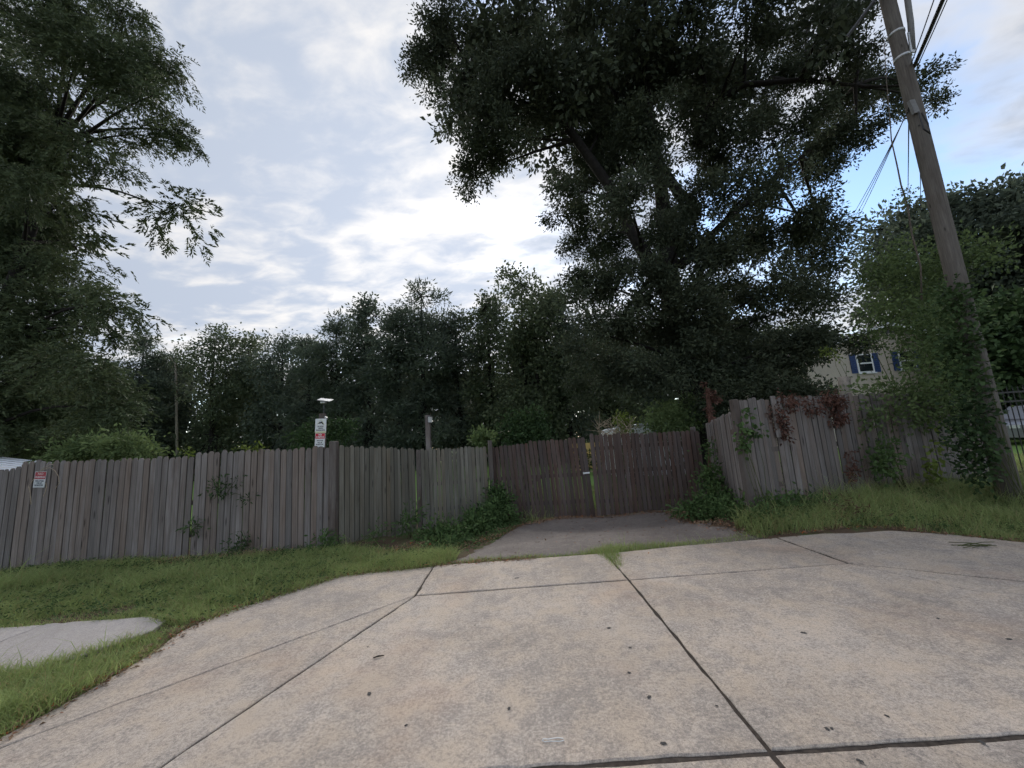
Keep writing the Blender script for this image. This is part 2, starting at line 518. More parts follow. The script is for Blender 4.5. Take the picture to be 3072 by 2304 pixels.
def rough_poly(poly, step=0.09, jit=0.004, inset=0.01, seed=0):
    """inset a CCW polygon and break its edges up a little"""
    r = np.random.default_rng(seed)
    P = [np.array(p, float) for p in poly]
    A = sum(P[i][0] * P[(i + 1) % len(P)][1] - P[(i + 1) % len(P)][0] * P[i][1] for i in range(len(P)))
    if A < 0: P = P[::-1]
    n = len(P); ins = inset if hasattr(inset, '__len__') else [inset] * n
    Q = []
    for i in range(n):
        e0 = P[i] - P[i - 1]; e1 = P[(i + 1) % n] - P[i]
        e0 /= np.linalg.norm(e0); e1 /= np.linalg.norm(e1)
        n0 = np.array([-e0[1], e0[0]]); n1 = np.array([-e1[1], e1[0]])
        bis = n0 + n1; bis /= max(np.dot(bis, n0), 0.3)
        Q.append(P[i] + bis * ins[i])
    out = []
    for i in range(n):
        a, b = Q[i], Q[(i + 1) % n]
        L = np.linalg.norm(b - a); k = max(1, int(L / step))
        nr = np.array([-(b - a)[1], (b - a)[0]]) / max(L, 1e-6)
        for j in range(k):
            out.append(a + (b - a) * j / k + nr * r.normal(0, jit) * (1 if j else 0.3))
    return out


def slab(name, poly, mat, parent, z=0.0, th=0.09, inset=0.011, jit=0.0035, seed=0):
    q = rough_poly(poly, 0.09, jit, inset, seed)
    n = len(q); c = sum(q) / n
    top = [(p[0], p[1], z - 0.006) for p in q]
    inn = []
    for i in range(n):                               # small worn arris
        e = q[(i + 1) % n] - q[i - 1]; e = e / np.linalg.norm(e)
        inn.append((q[i][0] - e[1] * 0.009, q[i][1] + e[0] * 0.009, z))
    bot = [(p[0], p[1], z - th) for p in q]
    mb = MB()
    fs = [tuple(range(n))]
    for i in range(n):
        j = (i + 1) % n
        fs.append((i, n + i, n + j, j)); fs.append((n + i, 2 * n + i, 2 * n + j, n + j))
    mb.add(inn + top + bot, fs)
    return mb.build(name, mat, parent)


drive = tag(empty('driveway', (0, 0, 0), None, None), kind='structure')
xa, xb, xc, y1, y2 = -1.19, 1.13, 3.59, 2.12, 4.48
A = (-1.2, 5.46); B = (-1.19, 4.43); Cc = (xb, y2); Ct = (1.11, 5.52); D = (xc, 4.55); Dt = (3.58, 5.73)
J5e = (-3.3, 2.3); J6 = (-2.03, y1); J6e = (-3.33, -1.5); J7 = (4.61, y1); J7e = (6.1, -1.5); J3e = (6.45, 2.35)
slabs = [
    [B, A, (-1.59, 5.38), (-2.0, 5.36), (-2.4, 5.30), (-2.74, 4.87), (-3.08, 4.45), (-3.25, 4.16), (-3.29, 3.9), (-3.2, 3.5), (-3.19, 3.15), (-3.22, 2.66), J5e],
    [B, J5e, (-3.45, 1.2), (-3.9, -1.5), J6e],
    [B, J6, (xb, y1), Cc],
    [A, B, Cc, Ct],
    [Ct, Cc, D, Dt, (2.23, 5.65)],
    [Cc, (xb, y1), J7, D],
    [D, J7e, (7.0, -1.5), (6.7, 0.5), J3e],
    [D, J3e, (6.3, 4.0), (5.93, 4.87), (5.6, 5.36), (5.18, 5.70), (4.61, 5.81), Dt],
    [J6, J6e, (xb, -1.5), (xb, y1)],
    [(xb, y1), (xb, -1.5), J7e, J7]]
ins = [.013, .012, .010, .012, .014, .015, .019, .017, .014, .015]
MB().add([(-3.1, -1.45, -.009), (6.2, -1.45, -.009), (6.2, 4.0, -.009), (5.75, 4.9, -.009), (4.9, 5.6, -.009), (3.6, 5.6, -.009), (1.1, 5.45, -.009), (-1.2, 5.35, -.009), (-2.0, 5.2, -.009), (-2.9, 4.5, -.009), (-3.15, 4.0, -.009)], [tuple(range(11))]).build('joint_filler', M['joint'], drive)
for i, p in enumerate(slabs):
    slab('slab', p, M['concrete'], drive, z=(0, .004, 0, .003, -.002, .002, 0, .003, -.004, -.003)[i], inset=ins[i], seed=i)
walk = tag(empty('sidewalk', (0, 0, 0), None, None), kind='structure')
for i, p in enumerate([[(-5.05, 4.34), (-5.03, 3.32), (-4.15, 3.37), (-3.86, 3.48), (-3.72, 3.72), (-3.58, 3.98), (-3.66, 4.22), (-3.94, 4.35)],
                       [(-5.05, 4.34), (-6.6, 4.33), (-6.6, 3.3), (-5.03, 3.32)], [(-6.6, 4.33), (-8.15, 4.3), (-8.15, 3.28), (-6.6, 3.3)],
                       [(-8.15, 4.3), (-9.7, 4.28), (-9.7, 3.26), (-8.15, 3.28)]]):
    slab('slab', p, M['walk'], walk, z=(0.002, -.006, .003, 0)[i], inset=0.02, jit=0.006, seed=50 + i)
mb = MB(); mb.add([(-60, -12, -.012), (60, -12, -.012), (60, -1.53, -.012), (-60, -1.53, -.012)], [(0, 1, 2, 3)])
tag(mb.build('street', M['road']), kind='structure')

# asphalt apron between the concrete and the gate
Lp = np.array([(-1.0, 5.60), (-.84, 6.0), (-.6, 6.7), (-.36, 7.4), (-.15, 8.0), (.05, 8.5), (.3, 8.9), (.5, 9.05)])
Rp = np.array([(3.45, 5.80), (3.3, 6.1), (3.12, 6.6), (3.05, 7.2), (3.1, 7.8), (3.2, 8.3), (3.4, 8.8), (3.6, 9.05)])
na = 40
ts = np.linspace(0, 7, 34); V = []
for t in ts:
    i = min(int(t), 6); l = Lp[i] + (Lp[i + 1] - Lp[i]) * (t - i); r = Rp[i] + (Rp[i + 1] - Rp[i]) * (t - i)
    l = l + RG.normal(0, .025, 2); r = r + RG.normal(0, .03, 2)
    for k in range(na):
        p = l + (r - l) * k / (na - 1)
        V.append((p[0], p[1], 0))
V = np.array(V); V[:, 2] = gz(V[:, 0], V[:, 1]) + 0.028 + 0.006 * np.sin(V[:, 0] * 2.3 + V[:, 1])
idx = np.arange(len(V)).reshape(34, na)
V[idx[:, 0], 2] -= .02; V[idx[:, -1], 2] -= .02; V[idx[0], 2] -= .02
F = np.stack([idx[:-1, :-1].ravel(), idx[:-1, 1:].ravel(), idx[1:, 1:].ravel(), idx[1:, :-1].ravel()], 1)
tag(np_obj('asphalt_drive', V, F, M['asphalt'], None, True), kind='structure')

# ------------------------------------------------------------------ fences


def picket_mesh(name, width, ear, mat, rounded=False, th=0.017):
    h = 1.0
    hw = width / 2
    if rounded:
        prof = [(-hw, 0), (hw, 0), (hw, h - ear * 1.0), (hw * .86, h - ear * .45), (hw * .5, h - ear * .1), (0, h), (-hw * .5, h - ear * .1), (-hw * .86, h - ear * .45), (-hw, h - ear * 1.0)]
    else:
        prof = [(-hw, 0), (hw, 0), (hw, h - ear), (hw - ear * .95, h - .001), (hw * .1, h), (-hw + ear * .95, h - .003), (-hw, h - ear * 1.05)]
    mb = MB()
    mb.prism(prof, (1, 0, 0), (0, 0, 1), (0, -th / 2, 0), (0, th, 0))
    me = bpy.data.meshes.new(name)
    me.from_pydata(mb.v, [], mb.f); me.update(); me.materials.append(mat)
    return me


def fence_run(parent, pts, count, meshes, gap, tilt=0.008, zjit=0.012, skip=(), front=0.0, lean0=0.0):
    """pickets between plan points; pts = [(x, y, zbase, ztop)]; meshes are 1 m tall and 1 m wide"""
    P = np.array(pts, float)
    L = np.concatenate([[0], np.cumsum(np.linalg.norm(np.diff(P[:, :2], axis=0), axis=1))])
    step = L[-1] / count
    ln_ = 0.0
    for k in range(count):
        if k in skip: continue
        s = (k + .5) * step
        x, y, zb, zt = [np.interp(s, L, P[:, c]) for c in range(4)]
        x2, y2_ = [np.interp(min(s + .05, L[-1]), L, P[:, c]) for c in range(2)]
        x0, y0 = [np.interp(max(s - .05, 0), L, P[:, c]) for c in range(2)]
        a = math.atan2(y2_ - y0, x2 - x0)
        o = bpy.data.objects.new('picket', random.choice(meshes))
        nx_, ny_ = math.sin(a), -math.cos(a)
        f = front + random.gauss(0, .0035)
        o.location = (x + nx_ * f, y + ny_ * f, zb - .03 + random.uniform(-.015, .01))
        ln_ = ln_ * .8 + random.gauss(0, tilt * .35)
        o.rotation_euler = (random.gauss(0, .004), lean0 + ln_ + random.gauss(0, .0018), a + random.gauss(0, .02))
        wdt = step - gap * random.uniform(.5, 1.5)
        o.scale = (wdt / 0.1, 1, zt + random.gauss(0, zjit) - zb + .03)
        link(o, parent)


def rail(parent, a, b, sz=(.035, .085), off=0.03, name='rail', mat=None):
    a = Vector(a); b = Vector(b)
    d = (b - a); ang = math.atan2(d.y, d.x)
    nrm = Vector((-math.sin(ang), math.cos(ang), 0))
    mb = MB()
    rot = Matrix.Rotation(ang, 3, 'Z') @ Matrix.Rotation(-math.atan2(d.z, math.hypot(d.x, d.y)), 3, 'Y')
    mb.box((a + b) / 2 + nrm * off, (d.length, sz[0], sz[1]), rot)
    return mb.build(name, mat or M['post'], parent)


def post(parent, x, y, z0, z1, s=0.1, lean=(0, 0), name='post', mat=None, ang=0.0):
    mb = MB()
    r = Matrix.Rotation(ang, 3, 'Z')
    vs = []
    for zz, off, k in ((z0, 0, 1), (z1 - .012, 1, 1), (z1, 1, .86)):
        for dx, dy in ((-1, -1), (1, -1), (1, 1), (-1, 1)):
            p = r @ Vector((dx * s / 2 * k, dy * s / 2 * k, 0))
            vs.append((p.x + x + lean[0] * off, p.y + y + lean[1] * off, zz))
    fs = [(3, 2, 1, 0), (8, 9, 10, 11)]
    for l in (0, 4):
        for k in range(4):
            fs.append((l + k, l + (k + 1) % 4, l + 4 + (k + 1) % 4, l + 4 + k))
    mb.add(vs, fs)
    return mb.build(name, mat or M['post'], parent, loc=(x, y, z0))


PK = [picket_mesh('picket', .1, e, M['fence']) for e in (.024, .028, .032)]
PKG = [picket_mesh('picket', .1, e, M['fence_green']) for e in (.022, .028)]
PGT = [picket_mesh('gate_picket', .1, e, M['gate'], True) for e in (.02, .026)]
PKR = [picket_mesh('picket', .1, e, M['fence'], True) for e in (.015, .02)]

fl = empty('picket_fence', (-6, 7.25, -.1), 'long grey wooden picket fence running from the frame edge to the gate', 'fence')
fence_run(fl, [(-13.2, 7.35, -.18, 1.70), (-10.5, 7.27, -.15, 1.70), (-9.25, 7.25, -.14, 1.71)], 35, PK, .004)
fence_run(fl, [(-9.23, 7.25, -.14, 1.80), (-7.16, 7.25, -.12, 1.735), (-6.02, 7.25, -.1, 1.70)], 28, PK, .004, .012)
fence_run(fl, [(-5.98, 7.25, -.1, 1.765), (-4.78, 7.25, -.09, 1.735), (-3.44, 7.17, -.07, 1.715)], 22, PK, .006, .009)
fence_run(fl, [(-3.27, 7.17, -.07, 1.725), (-2.36, 9.05, -.25, 1.575)], 18, PKG, .006, .009)
fence_run(fl, [(-2.24, 9.12, -.25, 1.565), (-.72, 9.45, -.22, 1.515)], 17, PKG, .005, .007)
for z in (.28, .85, 1.42):
    rail(fl, (-13.2, 7.37, z), (-9.25, 7.27, z)); rail(fl, (-9.25, 7.30, z), (-4.78, 7.30, z)); rail(fl, (-4.78, 7.30, z), (-3.45, 7.23, z))
    rail(fl, (-3.3, 7.2, z), (-2.36, 9.06, z - .12)); rail(fl, (-2.3, 9.13, z - .12), (-.7, 9.47, z - .12))
for (x, y, z0, z1, s) in ((-3.335, 7.1, -.2, 1.80, .125), (-2.30, 9.14, -.4, 1.54, .1), (-.64, 9.46, -.4, 1.655, .1), (-5.99, 7.36, -.3, 1.6, .1), (-9.2, 7.36, -.3, 1.6, .1), (-11.6, 7.42, -.3, 1.6, .1)):
    post(fl, x, y, z0, z1, s, (0.01, 0))

# double gate
gl = empty('gate_leaf', (.5, 9.45, -.2), 'brown rounded-top picket gate leaf sagging towards the latch, on the grey-green fence side', 'gate')
fence_run(gl, [(-.56, 9.6, -.19, 1.495), (.43, 9.45, -.2, 1.555), (1.735, 9.28, -.21, 1.60)], 22, PGT, .010, .004, .008, lean0=-.045)
for z in (.1, .72, 1.3):
    rail(gl, (-.55, 9.62, z), (1.6, 9.32, z), off=.032)
rail(gl, (-.5, 9.64, .1), (1.55, 9.34, 1.28), off=.034, sz=(.02, .08), name='brace')
gr = empty('gate_leaf', (3, 9.12, -.2), 'brown rounded-top picket gate leaf between the latch gap and the leaning side panel', 'gate')
fence_run(gr, [(1.735, 9.15, -.18, 1.635), (3.16, 9.12, -.2, 1.60), (4.28, 9.1, -.22, 1.575)], 24, PGT, .010, .006, .008)
for z in (.1, .75, 1.3):
    rail(gr, (1.75, 9.17, z), (4.28, 9.12, z), off=.032)
post(gr, 4.2, 9.2, -.4, 1.66, .09)
la = empty('gate_latch', (1.6, 9.2, .75), 'small white metal latch bar bridging the gap between the gate leaves', 'latch')
MB().box((1.60, 9.22, .755), (.15, .012, .034)).build('bar', M['white'], la)
MB().box((1.535, 9.21, .755), (.03, .02, .05)).build('catch', M['steel'], la)
MB().tube([(1.54, 9.2, .73), (1.545, 9.185, .69), (1.555, 9.2, .66)], .006, 6).build('padlock_shackle', M['darkmetal'], la)

# side return and right-hand fence
fr = empty('side_fence', (4.0, 7.6, 0), 'narrow grey fence panel folding back from the near fence to the gate', 'fence')
fence_run(fr, [(4.30, 8.75, -.16, 1.70), (4.05, 7.7, -.02, 1.80), (3.86, 6.85, .08, 1.87)], 17, PK, .003, .006, .004)
for z in (.4, 1.45):
    rail(fr, (4.34, 8.75, z - .1), (3.9, 6.85, z + .06), off=-.03)
fR = empty('picket_fence', (6, 7.2, .2), 'tall grey picket fence hung with dead brown vine beside the utility pole', 'fence')
fence_run(fR, [(3.88, 6.66, .16, 2.035), (4.57, 6.95, .18, 2.05), (5.28, 7.1, .2, 2.06), (5.9, 7.25, .2, 2.055), (6.6, 7.4, .2, 2.06), (8.27, 7.6, .2, 1.98), (9.2, 7.68, .2, 1.93)], 46, PKR, .006, .01, .012)
for z in (.55, 1.15, 1.75):
    rail(fR, (3.8, 6.7, z), (5.28, 7.14, z)); rail(fR, (5.28, 7.14, z), (6.6, 7.44, z)); rail(fR, (6.6, 7.44, z), (9.2, 7.72, z))
for (x, y) in ((5.3, 7.24), (7.4, 7.6), (9.2, 7.8)):
    post(fR, x, y, -.1, 1.95, .1)
post(fR, 3.79, 6.6, .0, 2.045, .10, (-.02, 0), ang=.2)
o = bpy.data.objects.new('picket', PKR[0]); o.location = (4.66, 6.93, 1.35); o.rotation_euler = (0, .01, .3); o.scale = (1.15, 1, .74); link(o, fR)
tag(o, 'short spare picket nailed over the fence top')

# ------------------------------------------------------------------ signs, posts, lamps


def text_mesh(body, size, mat, loc, parent, name='lettering', yaw=0.0, roll=0.0, width=None, bold=0.0):
    c = bpy.data.curves.new('t', 'FONT')
    c.body = body; c.size = size; c.align_x = 'CENTER'; c.align_y = 'CENTER'; c.offset = bold; c.extrude = 0.0006
    c.resolution_u = 2
    t = bpy.data.objects.new('t', c)
    col.objects.link(t)
    bpy.context.view_layer.update()
    me = bpy.data.meshes.new_from_object(t.evaluated_get(bpy.context.evaluated_depsgraph_get()))
    bpy.data.objects.remove(t)
    xs = [v.co.x for v in me.vertices]
    k = width / (max(xs) - min(xs)) if width else 1.0
    for v in me.vertices: v.co.x *= k
    me.materials.clear(); me.materials.append(mat)
    me.name = name
    o = bpy.data.objects.new(name, me)
    o.location = loc
    o.rotation_euler = (Matrix.Rotation(yaw, 3, 'Z') @ Matrix.Rotation(roll, 3, 'Y') @ Matrix.Rotation(math.pi / 2, 3, 'X')).to_euler()
    return link(o, parent)


def panel(parent, name, c, wd, ht, mat, roll, off, th=.0012):
    r = Matrix.Rotation(roll, 3, 'Y')
    mb = MB()
    mb.box(Vector(c) + Vector((0, off, 0)), (wd, th, ht), r)
    return mb.build(name, mat, parent)


def on_sign(c, roll, u, v, off):
    p = Matrix.Rotation(roll, 3, 'Y') @ Vector((u, 0, v))
    return Vector(c) + p + Vector((0, off, 0))


# post with camera and solar light
cp = empty('camera_post', (-3.73, 7.47, -.2), 'weathered post behind the fence carrying a solar light and two stacked signs', 'post')
MB().tube([(-3.72, 7.47, -.3), (-3.725, 7.47, 1.2), (-3.725, 7.47, 2.36)], [.068, .066, .064], 12).build('shaft', M['post'], cp)
cc = empty('security_camera', (-3.63, 7.44, 2.3), 'small pale camera bracket clamped beside the top of the sign post', 'camera')
MB().tube([(-3.67, 7.45, 2.29), (-3.61, 7.42, 2.25)], [.02, .022], 8).build('body', M['steel'], cc)
MB().tube([(-3.68, 7.46, 2.22), (-3.62, 7.44, 2.24)], .008, 6).build('bracket', M['steel'], cc)
sl = empty('solar_light', (-3.70, 7.47, 2.37), 'solar panel light on a thin rod above the sign post', 'lamp')
MB().tube([(-3.70, 7.47, 2.36), (-3.70, 7.47, 2.58)], .009, 6).build('rod', M['darkmetal'], sl)
MB().box((-3.67, 7.46, 2.625), (.25, .15, .014), Matrix.Rotation(.18, 3, 'Y') @ Matrix.Rotation(.35, 3, 'X')).build('solar_panel', M['steel'], sl)
MB().box((-3.70, 7.45, 2.575), (.09, .09, .03)).build('lamp_head', M['lens'], sl)

c1 = (-3.722, 7.395, 2.12); rl = 0.03
s1 = empty('surveillance_sign', c1, 'pale metal video surveillance sign with a camera picture, upper of two on the post', 'sign')
panel(s1, 'plate', c1, .212, .275, M['signwhite'], rl, 0, .003)
for (a, b) in (((-.072, .015), (0, .125)), ((0, .125), (.072, .015))):
    pa, pb = on_sign(c1, rl, a[0], a[1], -.0035), on_sign(c1, rl, b[0], b[1], -.0035)
    MB().tube([pa, pb], .0035, 4).build('warning_triangle', M['cream'], s1)
mb = MB()
mb.prism([(-.045, .045), (-.02, .072), (.03, .083), (.04, .06), (-.008, .042)], (1, 0, 0), (0, 0, 1), Vector(c1) + Vector((0, -.0052, 0)), (0, .001, 0))
mb.prism([(-.062, .048), (-.045, .045), (-.036, .058)], (1, 0, 0), (0, 0, 1), Vector(c1) + Vector((0, -.0052, 0)), (0, .001, 0))
mb.prism([(.018, .05), (.042, .02), (.058, .02), (.05, .058), (.036, .058)], (1, 0, 0), (0, 0, 1), Vector(c1) + Vector((0, -.0052, 0)), (0, .001, 0))
mb.build('camera_picture', M['ink'], s1)
text_mesh('24 HOUR', .034, M['ink'], on_sign(c1, rl, 0, -.012, -.003), s1, roll=rl, width=.115, bold=.001)
text_mesh('VIDEO', .034, M['ink'], on_sign(c1, rl, 0, -.048, -.003), s1, roll=rl, width=.09, bold=.001)
text_mesh('SURVEILLANCE', .034, M['ink'], on_sign(c1, rl, 0, -.085, -.003), s1, roll=rl, width=.17, bold=.001)
panel(s1, 'strip', on_sign(c1, rl, 0, -.122, 0), .205, .03, M['cream'], rl, -.0024)
c2 = (-3.732, 7.392, 1.845); rl2 = 0.045
s2 = empty('no_dumping_sign', c2, 'red and white no dumping sign, lower of two on the post above the fence', 'sign')
panel(s2, 'plate', c2, .19, .265, M['signwhite'], rl2, 0, .003)
panel(s2, 'red_band', on_sign(c2, rl2, 0, .08, 0), .178, .098, M['red'], rl2, -.0024)
text_mesh('NO', .048, M['signwhite'], on_sign(c2, rl2, 0, .104, -.004), s2, roll=rl2, width=.062, bold=.0015)
text_mesh('DUMPING', .036, M['signwhite'], on_sign(c2, rl2, 0, .06, -.004), s2, roll=rl2, width=.15, bold=.0015)
for t_, v_, w_ in (('VIOLATORS', -.008, .125), ('WILL BE', -.045, .09), ('PROSECUTED', -.08, .145)):
    text_mesh(t_, .03, M['ink'], on_sign(c2, rl2, 0, v_, -.003), s2, roll=rl2, width=w_, bold=.001)

c3 = (-8.83, 7.215, 1.455); rl3 = 0.06
s3 = empty('no_dumping_sign', c3, 'faded red and white notice nailed to the fence among dry vine stems', 'sign')
panel(s3, 'plate', c3, .215, .29, M['signdirty'], rl3, 0, .003)
panel(s3, 'red_band', on_sign(c3, rl3, 0, .072, 0), .2, .128, M['redfade'], rl3, -.0024)
text_mesh('NO', .06, M['pinkish'], on_sign(c3, rl3, 0, .1, -.004), s3, roll=rl3, width=.1, bold=.0015)
text_mesh('DUMPING', .036, M['pinkish'], on_sign(c3, rl3, 0, .042, -.004), s3, roll=rl3, width=.18, bold=.003)
for t_, v_ in (('VIOLATORS', -.03), ('WILL BE', -.066), ('PROSECUTED', -.104)):
    text_mesh(t_, .034, M['fadeink'], on_sign(c3, rl3, 0, v_, -.003), s3, roll=rl3, width=.16 if v_ != -.066 else .1, bold=.002)

lp = empty('lantern_post', (-2.11, 9.42, -.3), 'slim square weathered post rising behind the angled fence with a lantern near its top', 'post')
post(lp, -2.11, 9.42, -.3, 2.365, .115, (-.005, 0), 'shaft', M['fence'])
ln = empty('wall_lantern', (-2.03, 9.34, 2.25), 'small black-framed lantern on the slim post above the fence', 'lamp')
mb = MB(); mb.prism([(-.05, -.07), (.03, -.07), (.05, .05), (-.05, .07)], (1, 0, 0), (0, 0, 1), (-2.03, 9.30, 2.25), (0, .05, 0)); mb.build('lens', M['lens'], ln)
MB().box((-2.025, 9.325, 2.325), (.125, .085, .016), Matrix.Rotation(.25, 3, 'Y')).build('cap', M['darkmetal'], ln)
MB().box((-2.035, 9.325, 2.172), (.10, .06, .012)).build('base', M['darkmetal'], ln)
MB().box((-2.085, 9.33, 2.25), (.012, .06, .15)).build('back_plate', M['darkmetal'], ln)

# ------------------------------------------------------------------ utility pole and wires
PX, PY = 7.42, 6.1
up_ = empty('utility_pole', (PX, PY, .2), 'tall weathered wooden utility pole rising out of the ivy at the fence end', 'pole')
zz = [-.1, 1, 2.5, 4.5, 6.5, 8, 10, 12]
MB().tube([(PX + .008 * z, PY, z) for z in zz], [.142, .136, .129, .122, .116, .111, .106, .10], 20).build('shaft', M['pole'], up_, True)
MB().tube([(PX + .16, PY - .10, 8.05), (PX + .22, PY - .13, 8.6), (PX + .34, PY - .1, 9.4), (PX + .5, PY - .05, 11)], .044, 10).build('conduit', M['pipe'], up_, True)
MB().box((PX + .16, PY - .12, 8.2), (.1, .02, .42), Matrix.Rotation(.1, 3, 'Y')).build('cable_guard', M['steel'], up_)
for z, r_ in ((7.98, .126), (8.5, .12)):
    MB().tube([(PX + .07 + .0 * z, PY, z), (PX + .07, PY, z + .045)], r_, 18).build('band', M['steel'], up_, True)
MB().box((PX - .09, PY - .11, 6.9), (.1, .05, .26), Matrix.Rotation(-.15, 3, 'Y')).build('splice_box', M['pipe'], up_)
MB().tube([(PX - .1, PY - .17, 6.75), (PX - .11, PY - .19, 6.4), (PX - .02, PY - .19, 6.3), (PX + .0, PY - .18, 6.5), (PX - .06, PY - .18, 6.72)], .012, 6).build('cable_loop', M['cable'], up_)
MB().tube([(PX - .13, PY - .1, 9.35), (PX + .04, PY - .2, 9.55), (PX + .2, PY - .05, 9.75)], .035, 8).build('strut', M['darkmetal'], up_)
MB().tube([(PX - .13, PY - .1, 9.35), (PX - .5, PY + .3, 8.9)], .03, 8).build('strut', M['darkmetal'], up_)


def sag(a, b, s, n=14):
    a = Vector(a); b = Vector(b)
    return [a.lerp(b, t / n) - Vector((0, 0, s * 4 * (t / n) * (1 - t / n))) for t in range(n + 1)]


e = at(2815, 0, 5.0)
a0 = Vector((PX + .16, PY - .06, 7.75)); dd = (Vector(e) - a0)
far_ = a0 + dd * 9
MB().tube(sag(a0, far_, .3), .028, 7).build('overhead_cable', M['cable'])
tag(bpy.data.objects['overhead_cable'], 'thick dark overhead cable leaving the pole towards the viewer', 'cable')
for k, dx in enumerate((-.07, .06)):
    o = MB().tube(sag(a0 + Vector((dx, 0, 0)), far_ + Vector((dx * 6, 0, .4)), .3), .008, 5).build('overhead_wire', M['cable'])
    tag(o, ('thin wire on the tree side of the thick overhead cable', 'thin wire on the sky side of the thick overhead cable')[k], 'wire', 'thin overhead wires')
b0 = Vector((PX - .1, PY - .05, 6.95))
for k in range(3):
    t_ = Vector(at(2545 - 3 * k, 705, 15.5))
    o = MB().tube(sag(b0 + Vector((-.01 * k, 0, -.03 * k)), t_ + Vector((-.14 * k, 0, 0)), .1), .0075, 5).build('service_wire', M['cable'])
    tag(o, ('upper', 'middle', 'lower')[k] + ' of three slanting service wires running from the pole into the big tree', 'wire', 'service wires')
for k, (px_, Y_) in enumerate(((2722, 24), (2762, 24))):
    st = b0 if k == 0 else Vector((PX - .06, PY - .1, 6.55))
    o = MB().tube(sag(st, Vector(at(px_, 640, Y_)), .05), .011, 5).build('back_wire', M['cable'])
    tag(o, ('wire dropping from the splice box straight down to the far treetops', 'wire dropping from the cable loop close beside the pole')[k], 'wire', 'back wires')

# ------------------------------------------------------------------ buildings and vehicles behind
HY = 20.0
hs = empty('house', (19.5, HY, 0.3), 'beige sided gabled house with blue shutters seen over the vine-hung fence', 'house')
zl, xl, xr, xp = 5.15, 15.46, 23.9, 19.9
mb = MB(); mb.prism([(xl, .0), (xr, .0), (xr, zl), (xp, 6.3), (xl, zl)], (1, 0, 0), (0, 0, 1), (0, HY, 0), (0, 8, 0)); mb.build('wall', M['siding'], hs)
zc = 2.0
while zc < 6.15:                                    # lap siding boards
    if zc < zl: a_, b_ = xl, xr
    else:
        k = (zc - zl) / (6.3 - zl); a_, b_ = xl + (xp - xl) * k + .35, xr - (xr - xp) * k - .35
    MB().box(((a_ + b_) / 2, HY - .016, zc + .1), (b_ - a_ - .02, .018, .2), Matrix.Rotation(.14, 3, 'X')).build('siding_board', M['siding'], hs)
    zc += .205
for s in (0, 1):
    x0_, x1_ = (xl - .45, xp) if s == 0 else (xr + .45, xp)
    z0_ = zl - .14
    MB().prism([(x0_, z0_), (x1_, 6.38), (x1_, 6.56), (x0_, z0_ + .18)], (1, 0, 0), (0, 0, 1), (0, HY - .4, 0), (0, 8.8, 0)).build('roof_slope', M['roof'], hs)
    MB().prism([(x0_, z0_ - .03), (x1_, 6.35), (x1_, 6.54), (x0_, z0_ + .16)], (1, 0, 0), (0, 0, 1), (0, HY - .43, 0), (0, .028, 0)).build('rake_board', M['white'], hs)
MB().prism([(xp - .75, 6.02), (xp + .75, 6.02), (xp, 6.3)], (1, 0, 0), (0, 0, 1), (0, HY - .06, 0), (0, .05, 0)).build('gable_vent', M['roof'], hs)
for (wx, sh) in ((18.53, 1), (20.75, 1)):
    wz = 4.5
    wn = MB().box((wx, HY - .045, wz), (.86, .05, 1.02)).build('window', M['white'], hs)
    for dz in (.235, -.235):
        MB().box((wx, HY - .075, wz + dz), (.68, .012, .39)).build('pane', M['glass'], wn)
    MB().box((wx, HY - .08, wz - .54), (.95, .1, .06)).build('sill', M['white'], wn)
    for d_ in (-.60, .60):
        MB().box((wx + d_, HY - .05, wz), (.3, .045, 1.02)).build('shutter', M['blue'], hs)
        for kk in range(9):
            MB().box((wx + d_, HY - .077, wz - .42 + kk * .105), (.24, .014, .07), Matrix.Rotation(.5, 3, 'X')).build('louvre', M['blue'], hs)

cmp_ = empty('camper_shell', (4.3, 13.6, -.3), 'white camper body half buried in brush behind the gate', 'trailer')
mb = MB(); mb.prism([(3.36, .2), (5.7, .2), (5.7, 1.8), (5.55, 1.93), (4.15, 1.93), (4.05, 1.86), (3.5, 1.86), (3.36, 1.8)], (1, 0, 0), (0, 0, 1), (0, 13, 0), (0, 2.2, 0)); mb.build('body', M['camper'], cmp_)
MB().box((4.5, 12.985, 1.86), (2.3, .03, .05)).build('roof_trim', M['steel'], cmp_)
MB().box((3.55, 12.985, 1.6), (.22, .02, .22)).build('window', M['glass'], cmp_)
MB().box((4.7, 12.985, 1.45), (.5, .02, .3)).build('window', M['glass'], cmp_)
for x_ in (3.9, 5.2):
    MB().tube([(x_, 12.98, .02), (x_, 13.2, .02)], .32, 16).build('wheel', M['tyre'], cmp_)

yb = empty('plywood_sheet', (4.4, 22, -.3), 'yellow plywood sheet standing in the yard, glimpsed through the gate gap', 'board')
MB().box((3.9, 22, .5), (1.6, .03, 1.6), Matrix.Rotation(-.03, 3, 'X')).build('sheet', M['yellow'], yb)
MB().box((3.9, 22.1, .5), (.06, .06, 1.6)).build('prop', M['post'], yb)

sh = empty('metal_roof_shed', (-12.6, 9.0, -.2), 'low shed with a sloping pale metal roof behind the fence under the leafy tree', 'shed')
MB().box((-12.7, 9.2, .7), (2.2, 1.3, 1.75)).build('wall', M['fence'], sh)
mb = MB(); mb.prism([(-14.0, 2.1), (-11.15, 1.62), (-11.15, 1.66), (-14.0, 2.14)], (1, 0, 0), (0, 0, 1), (0, 8.4, 0), (0, 1.7, 0)); mb.build('roof', M['camper'], sh)
for k in range(7):
    MB().prism([(-14.0, 2.14), (-11.15, 1.66), (-11.15, 1.685), (-14.0, 2.165)], (1, 0, 0), (0, 0, 1), (0, 8.42 + k * .27, 0), (0, .03, 0)).build('roof_rib', M['camper'], sh)

